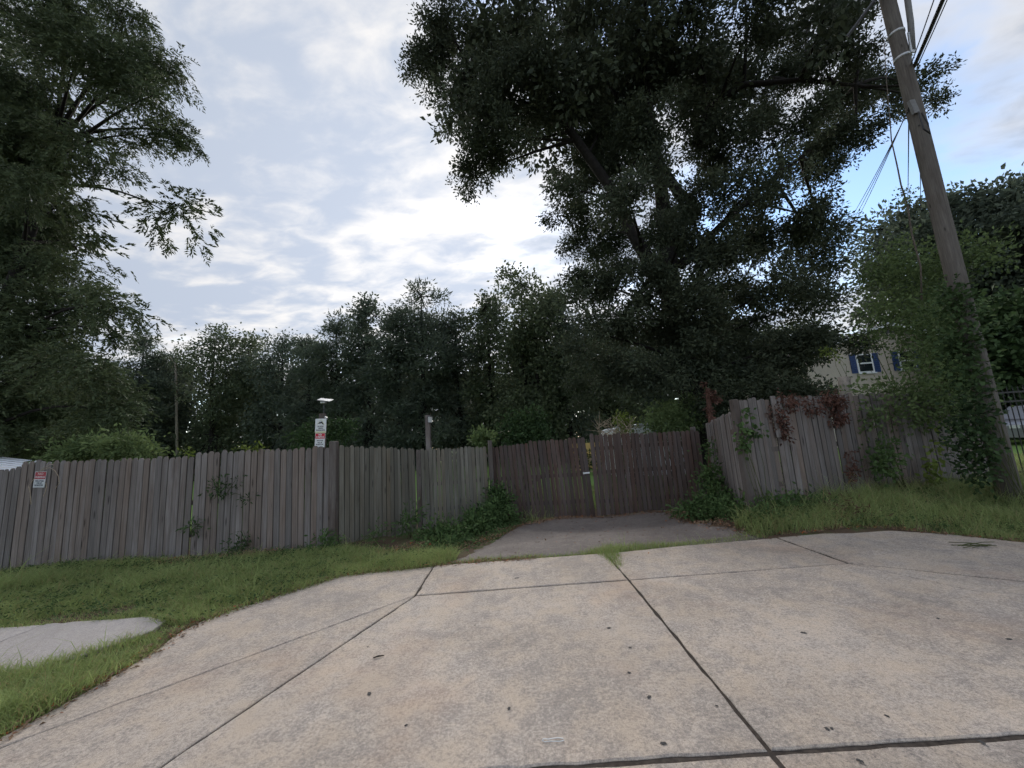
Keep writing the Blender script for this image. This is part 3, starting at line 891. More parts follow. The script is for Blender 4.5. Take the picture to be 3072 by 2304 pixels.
ir = empty('iron_fence', (12, 8.5, .1), 'black metal bar fence just beyond the utility pole', 'fence')
for z in (.25, 1.75, 1.95):
    MB().box((12.4, 8.5, z), (4.6, .03, .035)).build('rail', M['black'], ir)
for k in range(38):
    x_ = 10.15 + k * .12
    MB().tube([(x_, 8.5, .08), (x_, 8.5, 2.02), (x_, 8.5, 2.1)], [.0095, .0095, .001], 4).build('bar', M['black'], ir)
for x_ in (10.2, 12.4, 14.6):
    MB().box((x_, 8.5, 1.05), (.06, .06, 2.1)).build('post', M['black'], ir)

cr = empty('parked_car', (20.6, 15, .3), 'pale car parked on the far lawn behind the black metal fence', 'car')
mb = MB(); mb.prism([(18.6, .55), (18.6, 1.0), (18.75, 1.12), (19.7, 1.22), (22.2, 1.24), (22.6, 1.05), (22.6, .55)], (1, 0, 0), (0, 0, 1), (0, 14.2, 0), (0, 1.7, 0)); mb.build('body', M['silver'], cr)
mb = MB(); mb.prism([(19.4, 1.215), (20.1, 1.72), (21.6, 1.74), (22.2, 1.235)], (1, 0, 0), (0, 0, 1), (0, 14.3, 0), (0, 1.5, 0)); mb.build('cabin', M['silver'], cr)
for (a_, b_) in (((19.65, 1.26), (20.75, 1.66)), ((20.85, 1.26), (21.85, 1.66))):
    MB().prism([(a_[0], a_[1]), (b_[0], a_[1]), (b_[0] - .1, b_[1]), (a_[0] + .45, b_[1])], (1, 0, 0), (0, 0, 1), (0, 14.285, 0), (0, .01, 0)).build('window', M['glass'], cr)
for x_ in (19.4, 21.7):
    for y_ in (14.18, 15.72):
        MB().tube([(x_, y_, .62), (x_, y_ + .2, .62)], .32, 16).build('wheel', M['tyre'], cr)
MB().box((18.59, 14.6, .95), (.03, .3, .12)).build('headlight', M['white'], cr)

# ------------------------------------------------------------------ foliage builders


def norm(a):
    return a / np.maximum(np.linalg.norm(a, axis=1, keepdims=True), 1e-9)


def leaf_quads(P, Dr, L, W, rng, fold=0.12):
    """one folded diamond leaf (two triangles) per point"""
    n = len(P)
    Dr = norm(Dr)
    R = norm(np.cross(Dr, rng.normal(size=(n, 3))))
    Nn = np.cross(R, Dr)
    L = np.broadcast_to(L, n)[:, None]; W = np.broadcast_to(W, n)[:, None]
    mid = P + Dr * L * .45
    V = np.stack([P, mid + R * W * .5 + Nn * W * fold, P + Dr * L, mid - R * W * .5 + Nn * W * fold], 1).reshape(-1, 3)
    b = (np.arange(n) * 4)[:, None]
    F = np.concatenate([b + [0, 1, 2], b + [0, 2, 3]], 0)
    return V, F


def in_lobes(lobes, n, rng, shell=2.3):
    """random points in ellipsoids (cx,cy,cz,rx,ry,rz), more near the surface; returns point and owner"""
    Lb = np.asarray(lobes, float)
    vol = (Lb[:, 3] * Lb[:, 5]) ** 1.0
    own = rng.choice(len(Lb), n, p=vol / vol.sum())
    d = norm(rng.normal(size=(n, 3)))
    r = rng.random(n) ** (1 / shell)
    r *= 1 + 0.10 * rng.normal(size=n)
    P = Lb[own, :3] + d * r[:, None] * Lb[own, 3:6]
    return P, own, d


def sub_lobes(lobes, k, f, rng, core=.5):
    out = []
    for (x, y, z, a, b, c) in lobes:
        if core: out.append((x, y, z, a * core, b * core, c * core))
        for _ in range(k):
            d = rng.normal(size=3); d /= np.linalg.norm(d)
            r = rng.uniform(.55, .95); g = f * rng.uniform(.65, 1.35)
            out.append((x + d[0] * a * r, y + d[1] * b * r, z + d[2] * c * r, a * g, b * g, c * g * .8))
    return out


def crown_mesh(lobes, n_cl, per, sig, L, W, rng, droop=0.25, out=0.7, flat=1.0, zmin=None, twig=0.0):
    C, own, d = in_lobes(lobes, n_cl, rng)
    P = np.repeat(C, per, 0) + rng.normal(size=(n_cl * per, 3)) * np.array([sig, sig, sig * flat])
    off = P - np.repeat(C, per, 0)
    Dr = norm(off) * out + rng.normal(size=P.shape) * .55 + np.repeat(d, per, 0) * .35
    Dr[:, 2] -= droop
    if zmin is not None:
        k = P[:, 2] > zmin + .05
        P, Dr = P[k], Dr[k]
    s = rng.uniform(.7, 1.25, len(P))
    V, F = leaf_quads(P, Dr, L * s, W * s, rng)
    if twig:
        Lb = np.asarray(lobes, float)
        a = C; b = C + (Lb[own, :3] - C) * rng.uniform(.25, .5, (n_cl, 1))
        sd = norm(np.cross(a - b, rng.normal(size=a.shape))) * twig
        TV = np.stack([a, b - sd, b + sd], 1).reshape(-1, 3)
        TF = np.arange(len(TV)).reshape(-1, 3) + len(V)
        V = np.concatenate([V, TV]); F = np.concatenate([F, TF])
    return V, F


def compound_mesh(lobes, n_leaf, rng, pairs=5, ll=.115, lw=.034, zmin=None):
    """pinnate leaves: pairs of leaflets along an arching stalk"""
    C, own, d = in_lobes(lobes, n_leaf // 4, rng, 2.6)
    C = np.repeat(C, 4, 0) + rng.normal(size=(len(C) * 4, 3)) * .13
    d = np.repeat(d, 4, 0)
    if zmin is not None:
        k = C[:, 2] > zmin + .35; C, d = C[k], d[k]
    n = len(C)
    ax = d * .8 + rng.normal(size=(n, 3)) * .6; ax[:, 2] -= .25; ax = norm(ax)
    side = norm(np.cross(ax, np.array([0, 0, 1.0]) + rng.normal(size=(n, 3)) * .25))
    nrm = np.cross(side, ax)
    ln = rng.uniform(.24, .40, n)
    Ps, Ds = [], []
    for k in range(pairs):
        t = (k + 1.0) / (pairs + .4)
        base = C + ax * (ln * t)[:, None] - np.array([0, 0, 1.0]) * (ln * .45 * t * t)[:, None]
        for s in (-1, 1):
            Ps.append(base); Ds.append(ax * .75 + side * s * .75 - np.array([0, 0, .22]) + rng.normal(size=(n, 3)) * .2)
    Ps.append(C + ax * ln[:, None] - np.array([0, 0, 1.0]) * (ln * .45)[:, None]); Ds.append(ax - np.array([0, 0, .6]))
    P = np.concatenate(Ps); Dr = np.concatenate(Ds)
    s = rng.uniform(.75, 1.25, len(P))
    return leaf_quads(P, Dr, ll * s, lw * s, rng, .1)


def lobe_px(u, v, ru, rv, Y, ry=None):
    c = at(u, v, Y)
    k = Y / FPX * 1.04
    return (c[0], c[1], c[2], ru * k, ry if ry else (ru + rv) * .5 * k, rv * k)


def limbs(mb, frm, lobes, r0, r1, rng, n=7, sag_=.0, bend=.25):
    for (x, y, z, rx, ry, rz) in lobes:
        a = Vector(frm(x, y, z)); b = Vector((x, y, z))
        mid = a.lerp(b, .5) + Vector((rng.normal() * bend, rng.normal() * bend, abs(rng.normal()) * bend + sag_)) * max((b - a).length * .25, .1)
        pts = [a.lerp(mid, t).lerp(mid.lerp(b, t), t) for t in np.linspace(0, 1, n)]
        mb.tube(pts, list(np.linspace(r0, r1, n)), 6, False)


# ---- the big oak over the gate
rng = np.random.default_rng(3)
OK = [(1330, 60, 115, 105), (1290, 190, 90, 100), (1400, 150, 130, 120), (1355, 315, 105, 100), (1470, 290, 120, 110), (1455, 470, 105, 100), (1420, 530, 65, 65), (1510, 400, 105, 95),
      (1540, 80, 130, 110), (1575, 215, 130, 120), (1635, 340, 115, 95), (1720, 80, 135, 120), (1740, 240, 135, 120), (1800, 390, 130, 110), (1770, 540, 115, 100), (1725, 640, 90, 85), (1690, 570, 55, 60),
      (1900, 60, 145, 120), (1920, 230, 145, 130), (1950, 410, 145, 130), (1880, 580, 120, 100), (1840, 710, 140, 105), (1790, 850, 110, 110),
      (2080, 80, 145, 120), (2110, 260, 145, 130), (2120, 440, 145, 130), (2060, 610, 140, 120), (1990, 760, 130, 110),
      (2260, 60, 145, 120), (2290, 230, 145, 120), (2300, 400, 145, 120), (2280, 550, 140, 115), (2240, 700, 135, 110), (2190, 850, 110, 90), (2330, 850, 120, 100),
      (2430, 60, 135, 110), (2470, 200, 135, 110), (2480, 350, 120, 100), (2450, 500, 115, 100), (2430, 650, 105, 95), (2440, 790, 105, 90), (2400, 920, 125, 95), (2480, 700, 60, 60),
      (2570, 40, 70, 80), (2590, 250, 105, 95), (2700, 270, 100, 80), (2780, 250, 60, 50), (2810, 300, 38, 36), (2570, 390, 80, 65),
      (1780, 1000, 105, 100), (1900, 950, 125, 100), (1840, 1100, 140, 75), (2040, 960, 150, 105), (1990, 1110, 155, 80), (2180, 1010, 150, 105), (2190, 1130, 150, 75), (2340, 1040, 120, 85), (2330, 1140, 110, 70), (2420, 1190, 70, 45),
      (1760, 1170, 70, 50), (2080, 880, 90, 80), (2100, 980, 100, 80), (2040, 700, 80, 80), (2130, 780, 80, 70), (2470, 1025, 85, 40), (2560, 1015, 60, 32), (1960, 830, 100, 85), (2180, 760, 90, 80)]
oak_l = []
for i, (u, v, ru, rv) in enumerate(OK):
    cen = 1 - min(1, abs(u - 2050) / 800.0)
    Y = 13.2 + rng.uniform(-3.4, 3.4) * (0.35 + .65 * cen)
    if v > 880: Y = 13.0 + rng.uniform(-2.2, 2.2)
    if i >= len(OK) - 8: Y = 11.6
    oak_l.append(lobe_px(u, v, ru * 13.2 / 13.2, rv, Y))
# the crown goes on above the frame
for k in range(26):
    a_ = rng.uniform(0, 2 * math.pi); r_ = rng.uniform(0, 7.5) ; zt = rng.uniform(13.5, 19.5)
    r_ *= math.sqrt(max(0.15, 1 - ((zt - 11) / 10) ** 2))
    oak_l.append((5.4 + r_ * math.cos(a_), 13.6 + .7 * r_ * math.sin(a_), zt, 1.7, 1.6, 1.4))
oak = empty('oak_tree', (6.2, 13.4, -.25), 'huge dark broad-leaved tree towering over the gate and leaning across the sky', 'tree')
T0 = [(6.3, 13.4, -.4), (6.35, 13.4, 1.2), (6.2, 13.4, 3.2), (5.95, 13.4, 5.5), (6.05, 13.4, 8.0), (6.2, 13.5, 11.0), (6.15, 13.5, 14.0), (6.2, 13.5, 17)]
tr_mb = MB().tube(T0, [.62, .48, .43, .40, .32, .24, .17, .1], 14, False)
limbA = [at(2010, 900, 13.4), at(1900, 700, 13.2), at(1830, 560, 13.0), at(1730, 420, 12.8), at(1640, 300, 12.7), at(1520, 215, 12.6), at(1390, 235, 12.5)]
limbB = [at(2050, 600, 13.4), at(1930, 420, 13.8), at(1830, 250, 14.2), at(1760, 60, 14.5)]
limbC = [at(2090, 430, 13.5), at(2130, 320, 13.3), at(2230, 255, 13.0), at(2400, 240, 12.6), at(2600, 260, 12.2)]
limbD = [at(2040, 800, 13.4), at(2160, 680, 13.0), at(2290, 560, 12.5), at(2430, 450, 12.0)]
for lb, r0 in ((limbA, .27), (limbB, .2), (limbC, .18), (limbD, .16)):
    tr_mb.tube(lb, list(np.linspace(r0, .05, len(lb))), 9, False)
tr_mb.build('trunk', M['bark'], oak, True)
nodes = None


def dense(paths, st=.35):
    out = []
    for pa in paths:
        pa = [Vector(p) for p in pa]
        for a_, b_ in zip(pa[:-1], pa[1:]):
            k_ = max(1, int((b_ - a_).length / st))
            out += [a_.lerp(b_, j / k_) for j in range(k_)]
    return out


def nearest(x, y, z):
    q_ = Vector((x, y, z - 1.2))
    return min(nodes, key=lambda p: (p - q_).length)


nodes = dense([T0[2:], limbA, limbB, limbC, limbD])
bm_ = MB(); limbs(bm_, nearest, oak_l, .07, .012, rng)
bm_.build('branches', M['bark'], oak, True)
V, F = crown_mesh(sub_lobes(oak_l[:len(OK)], 9, .33, rng), 8900, 36, .145, .138, .058, rng, .15, twig=.006)
V2, F2 = crown_mesh(oak_l[len(OK):], 800, 30, .25, .26, .13, rng, .15)
V, F = np.concatenate([V, V2]), np.concatenate([F, F2 + len(V)])
np_obj('crown', V, F, M['oak'], oak)

# ---- the pecan on the left
rng = np.random.default_rng(5)
PC = [(60, 60, 170, 140), (230, 50, 140, 110), (365, 70, 85, 85), (60, 260, 170, 140), (230, 220, 140, 120), (400, 200, 100, 95), (500, 260, 65, 50), (340, 340, 130, 105), (465, 400, 95, 95), (535, 515, 70, 55), (430, 520, 85, 60),
      (180, 430, 140, 110), (50, 470, 150, 120), (80, 630, 150, 100), (170, 620, 65, 65), (60, 790, 150, 110), (110, 780, 60, 60), (110, 920, 150, 80), (270, 900, 100, 55), (390, 925, 85, 48), (455, 955, 42, 34), (330, 990, 60, 35),
      (60, 1060, 150, 90), (180, 1080, 110, 75), (60, 1200, 150, 100), (200, 1200, 125, 90), (320, 1235, 100, 80), (100, 1320, 150, 70), (250, 1330, 110, 55), (300, 1110, 70, 50), (60, 720, 130, 90), (80, 560, 110, 80), (30, 350, 120, 120), (40, 1270, 90, 80), (20, 1150, 90, 80), (30, 990, 100, 70)]
pec_l = []
for (u, v, ru, rv) in PC:
    if 330 < v < 800 and u > 250: v -= 115; rv *= .85
    elif v <= 330: v -= 40
    elif v < 1000 and u > 250: u -= 35
    pec_l.append(lobe_px(u, v, ru, rv, 10 + rng.uniform(-1.1, 1.6), None))
for k in range(16):
    pec_l.append((-13.6 + rng.uniform(-5, 1), 10.4 + rng.uniform(-2, 3.5), rng.uniform(4.0, 14), 1.5, 1.4, 1.2))
pec = empty('pecan_tree', (-14.9, 10.3, -.25), 'drooping feathery-leaved tree overhanging the fence at the frame edge', 'tree')
T1 = [(-14.9, 10.3, -.4), (-14.85, 10.3, 1.5), (-14.7, 10.3, 3.5), (-14.3, 10.3, 6), (-13.8, 10.4, 9), (-13.5, 10.4, 12)]
pm = MB().tube(T1, [.26, .2, .18, .15, .11, .06], 10, False)
nodes = dense([T1[1:]])
limbs(pm, nearest, pec_l, .06, .012, rng, sag_=.6)
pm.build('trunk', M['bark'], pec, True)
V, F = compound_mesh(sub_lobes(pec_l[:len(PC)], 7, .38, rng), 14800, rng, ll=.125, lw=.037)
V2, F2 = compound_mesh(pec_l[len(PC):], 2200, rng, ll=.19, lw=.06)
V, F = np.concatenate([V, V2]), np.concatenate([F, F2 + len(V)])
np_obj('crown', V, F, M['pecan'], pec)

# ---- woodland trees beyond the yard
rng = np.random.default_rng(17)


def wood_tree(u, vtop, hw, Y, kind, label, name, leaves=13000, mat=None, vine=True):
    top = at(u, vtop, Y); X = top[0]
    zb = g1(X, Y); Ht = top[2] - zb; k = Y / FPX
    R = hw * k * 1.65
    lob = []
    nl = 36
    for i in range(nl):
        t = (i + rng.uniform(0, 1)) / nl
        if kind == 'pine':
            pr = float(np.interp(t, [0, .35, .5, .75, .92, 1], [.8, .75, .95, .85, .5, .2]))
        else:
            pr = float(np.interp(t, [0, .35, .6, .8, .93, 1], [.85, .8, 1.0, .95, .72, .4]))
        if not vine and t < .3: pr *= .7
        z = zb + Ht * (.03 + .94 * t)
        a = rng.uniform(0, 6.28); o_ = R * pr * rng.uniform(.25, .8)
        lr = R * pr * rng.uniform(.34, .58)
        lob.append((X + o_ * math.cos(a), Y + o_ * math.sin(a) * .8, z, lr, lr, lr * (.6 if kind == 'pine' else rng.uniform(.7, 1.1))))
    lob.append((X, Y, zb + Ht - R * .22, R * .3, R * .3, R * .26))
    t_ = empty(name, (X, Y, zb), label, 'tree', 'woodland trees beyond the yard')
    ax = [(X + rng.normal() * .1, Y, zb - .2 + Ht * s) for s in (0, .3, .6, .93)]
    tm = MB().tube(ax, [.26, .22, .16, .04], 8, False)
    nd = [Vector(p) for p in ax[1:]]
    limbs(tm, lambda x, y, z: min(nd, key=lambda p: abs(p.z - z + 1.0)), lob, .06, .02, rng, 5)
    tm.build('trunk', M['bark'], t_, True)
    if kind == 'pine':
        V, F = crown_mesh(lob, int(leaves * 1.35) // 16, 16, .3, .40, .11, rng, -.1, 1.0, .6)
    else:
        V, F = crown_mesh(lob, leaves // 14, 14, .30, .31, .185, rng, .2)
    np_obj('crown', V, F, M[mat or ('wood_b' if kind == 'pine' else 'wood_a')], t_)


WT = [(300, 1090, 70, 36, 'broad', 'woodland tree just clear of the feathery foliage, its top cut by it', 'woodland_tree'),
      (430, 1000, 62, 40, 'pine', 'small layered pine nearest the feathery tree, standing alone on the skyline', 'pine_tree'),
      (520, 1060, 60, 44, 'broad', 'low rounded woodland tree in the dip beside the small layered pine', 'woodland_tree'),
      (645, 985, 80, 42, 'broad', 'round-topped woodland tree, tallest of the lower treeline above the grey fence', 'woodland_tree'),
      (752, 1003, 58, 44, 'broad', 'woodland tree between the round-topped tree and the sign post', 'woodland_tree'),
      (850, 1000, 62, 42, 'broad', 'woodland tree straight above the camera post, small tufted top', 'woodland_tree'),
      (930, 1012, 52, 39, 'pine', 'narrow pine right behind the signs, lowest point of the skyline', 'pine_tree'),
      (1012, 950, 72, 37, 'pine', 'spreading pine stepping up the skyline above the thick fence post', 'pine_tree'),
      (1105, 893, 62, 36, 'broad', 'tufted tree shouldering the tallest pine on its lower side', 'woodland_tree'),
      (1190, 930, 70, 34, 'pine', 'dark pine filling the gap below the bushy tall pine', 'pine_tree'),
      (1262, 848, 92, 34, 'pine', 'tall bushy-headed pine behind the lantern post', 'pine_tree'),
      (1365, 930, 62, 36, 'broad', 'loose-leaved tree between the bushy pine and the twin-topped ivy tree', 'woodland_tree'),
      (1455, 880, 66, 35, 'broad', 'woodland tree with thin see-through top beside the twin-topped ivy tree', 'woodland_tree'),
      (1552, 810, 76, 32, 'broad', 'tall ivy-covered tree with a blunt twin top left of the big dark tree', 'ivy_tree'),
      (1668, 865, 66, 33, 'broad', 'ivy-covered woodland tree against the edge of the big dark tree', 'ivy_tree'),
      (1600, 980, 90, 31, 'broad', 'broad leafy tree filling in low between the two ivy trees', 'ivy_tree'),
      (1790, 960, 90, 36, 'broad', 'woodland tree half hidden behind the lower limbs of the big dark tree', 'woodland_tree'),
      (1960, 990, 90, 38, 'broad', 'woodland tree glimpsed behind the big dark trunk', 'woodland_tree'),
      (2160, 960, 95, 38, 'broad', 'woodland tree showing through gaps right of the big dark trunk', 'woodland_tree'),
      (2340, 980, 95, 36, 'broad', 'woodland tree behind the big dark tree, towards the house', 'woodland_tree')]
for i_, a_ in enumerate(WT):
    wood_tree(*a_[:5], a_[5], a_[6], 12500, {'pine': 'wood_b'}.get(a_[4], ('wood_a', 'wood_c', 'wood_b')[i_ % 3]))
for (u, v, hw, Y, kd, lb_, nm, lv, mt_) in [
        (2640, 640, 95, 27, 'broad', 'tree behind the house whose slope of foliage starts beside the big dark tree', 'woodland_tree', 12000, 'wood_b'),
        (2760, 600, 120, 25, 'broad', 'round-headed tree behind the pole, top level with the wires', 'woodland_tree', 14000, 'wood_b'),
        (2890, 575, 110, 24, 'broad', 'dense tree just beyond the pole, between two taller crowns', 'woodland_tree', 14000, 'wood_b'),
        (3020, 540, 120, 22, 'broad', 'tall tree at the frame edge beyond the black metal fence', 'woodland_tree', 16000, 'wood_b'),
        (3150, 560, 130, 21, 'broad', 'tree half out of frame behind the black metal fence', 'woodland_tree', 9000, 'wood_b'),
        (3010, 900, 120, 17.5, 'broad', 'lower leafy tree hanging over the far lawn beside the pole', 'woodland_tree', 14000, 'ivy')]:
    wood_tree(u, v, hw, Y, kd, lb_, nm, lv, mt_, False)

# a denser wall of wood behind them that cannot be told apart
rng = np.random.default_rng(23)
lob = []
for X in np.arange(-75, 75, 3.2):
    Yb = 50 + rng.uniform(-3, 6)
    lob.append((X, Yb, rng.uniform(4, 7), 3.4, 2.5, 5.5)); lob.append((X + 1.4, Yb + 3, rng.uniform(9, 12.2), 3.0, 2.5, 3.6)); lob.append((X + .8, Yb - 5, rng.uniform(1.5, 3.5), 2.6, 2.0, 2.6))
V, F = crown_mesh(lob, 5600, 14, .5, .72, .45, rng, .2, zmin=-.3)
tag(np_obj('far_woodland', V, F, M['wood_a'], None), 'dense dark woodland closing the view behind the separate trees', 'woodland', kind='stuff')

sn = empty('dead_tree', tuple(at(528, 1330, 41) * [1, 1, 0] + [0, 0, -.3]), 'bare pale broken-off trunk among the lower treeline', 'tree')
MB().tube([at(532, 1380, 41), at(528, 1190, 41), at(527, 1120, 41), at(524, 1082, 41)], [.15, .12, .11, .09], 8).build('trunk', M['palebark'], sn, True)
MB().tube([at(527, 1100, 41), at(505, 1060, 41), at(490, 1035, 41)], [.05, .03, .01], 5).build('branch', M['palebark'], sn)

# ------------------------------------------------------------------ shrubs, vines and weeds


def bush(name, label, cat, lobes, n, L, W, mat, base=None, stems=8, sig=.09, per=7, seed=1, group=None, droop=.1, smat=None, sr=None):
    sr = sr or (.4 if cat in ('vine', 'weeds') else 1.0)
    r = np.random.default_rng(seed)
    Lb = np.array(lobes, float)
    if base is None:
        bx, by = Lb[:, 0].mean(), Lb[:, 1].mean(); base = (bx, by, g1(bx, by))
    e_ = empty(name, base, label, cat, group)
    sm = MB()
    for k in range(stems):
        l_ = lobes[k % len(lobes)]
        tip = Vector(l_[:3]) + Vector((r.normal() * l_[3] * .4, r.normal() * l_[4] * .4, r.normal() * l_[5] * .4))
        b_ = Vector(base) + Vector((r.normal() * .06, r.normal() * .06, -.03))
        md = b_.lerp(tip, .5) + Vector((r.normal() * .06, r.normal() * .06, .1))
        sm.tube([b_, b_.lerp(md, .6), md, md.lerp(tip, .6), tip], [.013 * sr, .011 * sr, .009 * sr, .006 * sr, .003 * sr], 5, False)
    sm.build('stems', smat or M['stem'], e_)
    V_, F_ = crown_mesh(lobes, max(1, n // per), per, sig, L, W, r, droop, twig=.002)
    np_obj('foliage', V_, F_, mat, e_)
    return e_


def LB(u, v, ru, rv, Y, ry=None):
    return lobe_px(u, v, ru, rv, Y, ry)


# greenery around the pole and over the right-hand fence
tk = [LB(2640, 960, 70, 80, 8.6), LB(2720, 900, 80, 90, 8.4), LB(2790, 820, 80, 80, 8.0), LB(2700, 780, 70, 70, 8.6), LB(2860, 760, 60, 60, 7.4), LB(2950, 760, 70, 60, 7.2), LB(2820, 950, 80, 90, 7.6), LB(2770, 1040, 60, 70, 8.0),
      LB(2610, 1185, 75, 34, 7.7), LB(2710, 1175, 80, 45, 7.6), LB(2820, 1090, 80, 70, 7.3), LB(2860, 1190, 90, 60, 7.2), LB(2780, 1230, 100, 50, 7.3), LB(2640, 1240, 70, 40, 7.25), LB(2620, 820, 60, 60, 9.0)]
bush('privet_thicket', 'tall privet and vine thicket spilling over the fence around the utility pole', 'shrub', tk, 11000, .085, .045, M['shrub'], base=(8.2, 7.9, .2), stems=16, sig=.13, seed=31)
iv = [LB(2900, 900, 45, 70, 5.95), LB(2930, 1010, 40, 60, 5.95), LB(2950, 1120, 45, 60, 5.9), LB(2960, 1230, 45, 60, 5.85), LB(2960, 1320, 45, 60, 5.8), LB(2920, 1290, 36, 40, 6.2), LB(2980, 1400, 40, 60, 5.85), LB(2900, 1060, 30, 60, 6.0)]
iv = [(a - .10, b + .08, c, d * .55, .16, f) for (a, b, c, d, e_, f) in iv]
bush('pole_ivy', 'dark ivy wrapped up the lower half of the utility pole', 'vine', iv, 2600, .075, .055, M['ivy'], base=(7.35, 5.92, .24), stems=10, sig=.09, seed=32)
bush('fence_vine', 'yellow-green climbing vine column on the shaded fence beside the pole', 'vine', [LB(2805, 1380, 12, 45, 7.3, .06), LB(2810, 1310, 12, 40, 7.3, .06), LB(2800, 1440, 14, 30, 7.25, .06)], 150, .1, .07, M['bright'], base=(8.1, 7.3, .2), stems=3, sig=.05, seed=33)
bush('fence_shrub', 'small leafy sapling growing against the fence between dead vine and pole', 'shrub', [LB(2655, 1350, 30, 30, 7.1, .15), LB(2640, 1390, 28, 30, 7.05, .15), LB(2668, 1400, 25, 30, 7.05, .15)], 520, .075, .045, M['weed'], base=(6.85, 7.05, .2), stems=5, seed=34)
for k, (lbs, lab, n_) in enumerate([
        ([LB(2345, 1285, 16, 38, 6.95, .05), LB(2325, 1235, 18, 20, 6.95, .05)], 'dead brown leaf cluster hanging from the spare picket on the near fence', 420),
        ([LB(2440, 1220, 30, 20, 7.05, .05), LB(2380, 1205, 28, 16, 7.0, .05), LB(2355, 1200, 20, 14, 6.98, .05)], 'thin dead brown vine strung along the fence top between the two clusters', 420),
        ([LB(2505, 1205, 32, 24, 7.2, .07), LB(2515, 1250, 22, 28, 7.2, .06), LB(2478, 1195, 20, 18, 7.15, .06)], 'largest dead red-brown vine cluster draped over the fence top', 800),
        ([LB(2560, 1420, 12, 22, 7.2, .05), LB(2545, 1360, 8, 30, 7.25, .04)], 'wispy dead vine low on the fence below the largest dead cluster', 160)]):
    c_ = lbs[0]
    bush('dead_vine', lab, 'vine', lbs, int(n_ * .9), .062, .034, M['dead'], base=(c_[0], c_[1] - .02, c_[2] + .1), stems=5, sig=.05, seed=40 + k, group='dead vines on the near fence', droop=.7, smat=M['dead'])
bush('climbing_vine', 'fresh green vine climbing the corner post of the near fence', 'vine', [LB(2222, 1285, 10, 14, 6.5, .05), LB(2228, 1330, 10, 24, 6.5, .05), LB(2270, 1290, 20, 8, 6.6, .04), LB(2232, 1235, 8, 14, 6.55, .04)], 170, .085, .065, M['weed'], base=(3.95, 6.52, .15), stems=5, sig=.04, seed=45)
bush('panel_vine', 'pale leafy vine tangled over the folded-back fence panel', 'vine', [LB(2125, 1345, 18, 20, 8.2, .1), LB(2140, 1420, 24, 30, 7.9, .12), LB(2120, 1440, 18, 30, 8.0, .12), LB(2145, 1470, 30, 20, 7.8, .12)], 700, .075, .045, M['weed'], base=(4.0, 7.9, -.1), stems=6, seed=46)
bush('gate_weeds', 'dense weedy shrub sprawling at the foot of the folded-back panel', 'weeds', [LB(2120, 1530, 60, 25, 7.4, .4), LB(2190, 1540, 50, 35, 6.9, .4), LB(2150, 1495, 50, 25, 7.6, .3), LB(2060, 1535, 35, 14, 7.8, .3), LB(2225, 1560, 40, 24, 6.6, .3)], 4200, .07, .034, M['weed'], stems=14, seed=47)
bush('bank_weeds', 'tangled leafy weeds along the foot of the near fence', 'weeds', [LB(2330, 1530, 60, 30, 6.5, .3), LB(2420, 1530, 60, 28, 6.7, .3), LB(2490, 1545, 50, 24, 6.6, .3), LB(2280, 1560, 40, 22, 6.3, .3)], 3600, .07, .035, M['weed'], stems=14, seed=48)
bush('dry_weeds', 'brown dried-up weed clump in the long grass below the near fence', 'weeds', [LB(2550, 1560, 45, 28, 6.2, .3), LB(2520, 1525, 30, 18, 6.5, .3)], 600, .08, .016, M['dead'], stems=12, seed=49, smat=M['drystem'])
bush('corner_weeds', 'leafy green weed clump growing up the gate hinge post', 'weeds', [LB(1470, 1550, 55, 28, 8.4, .4), LB(1500, 1515, 30, 26, 8.9, .3), LB(1490, 1485, 18, 22, 9.1, .2), LB(1430, 1575, 45, 20, 7.9, .4), LB(1530, 1560, 30, 14, 8.6, .3)], 4200, .085, .04, M['weed'], stems=12, seed=50)
bush('fence_weeds', 'low broad-leaved weeds below the dark gap in the angled fence', 'weeds', [LB(1300, 1605, 45, 25, 7.4, .3), LB(1360, 1605, 45, 24, 7.3, .3), LB(1330, 1640, 60, 18, 6.7, .3)], 2200, .075, .034, M['weed'], stems=10, seed=51)
bush('tall_weed', 'single tall dark-stalked weed against the angled fence with a pale leaf rosette', 'weeds', [LB(1236, 1550, 14, 22, 7.7, .1), LB(1215, 1580, 18, 14, 7.5, .1), LB(1240, 1530, 6, 14, 7.7, .06)], 260, .1, .03, M['weed'], stems=5, seed=52)
bush('post_weed', 'small leafy weed beside the foot of the thick fence post', 'weeds', [LB(975, 1635, 26, 16, 6.8, .2), LB(1135, 1605, 12, 16, 7.1, .1)], 420, .07, .03, M['weed'], stems=7, seed=53)
for k, (lbs, n_, lab) in enumerate([([LB(660, 1465, 40, 16, 7.15, .06), LB(700, 1440, 16, 16, 7.15, .05), LB(742, 1498, 22, 9, 7.15, .05)], 190, 'wispy green creeper poking through the grey fence boards at mid height'),
                                    ([LB(710, 1640, 18, 26, 7.1, .08), LB(735, 1608, 10, 14, 7.12, .05)], 150, 'leaning dark weed against the grey fence below the creeper'),
                                    ([LB(580, 1580, 16, 14, 7.12, .05)], 70, 'tiny sprig caught in a gap of the grey fence')]):
    bush('creeper', lab, 'vine', lbs, n_, .08, .026, M['ivy'], stems=4, sig=.06, seed=60 + k, group='creepers on the grey fence', base=(lbs[0][0], 7.2, lbs[0][2] - .15))
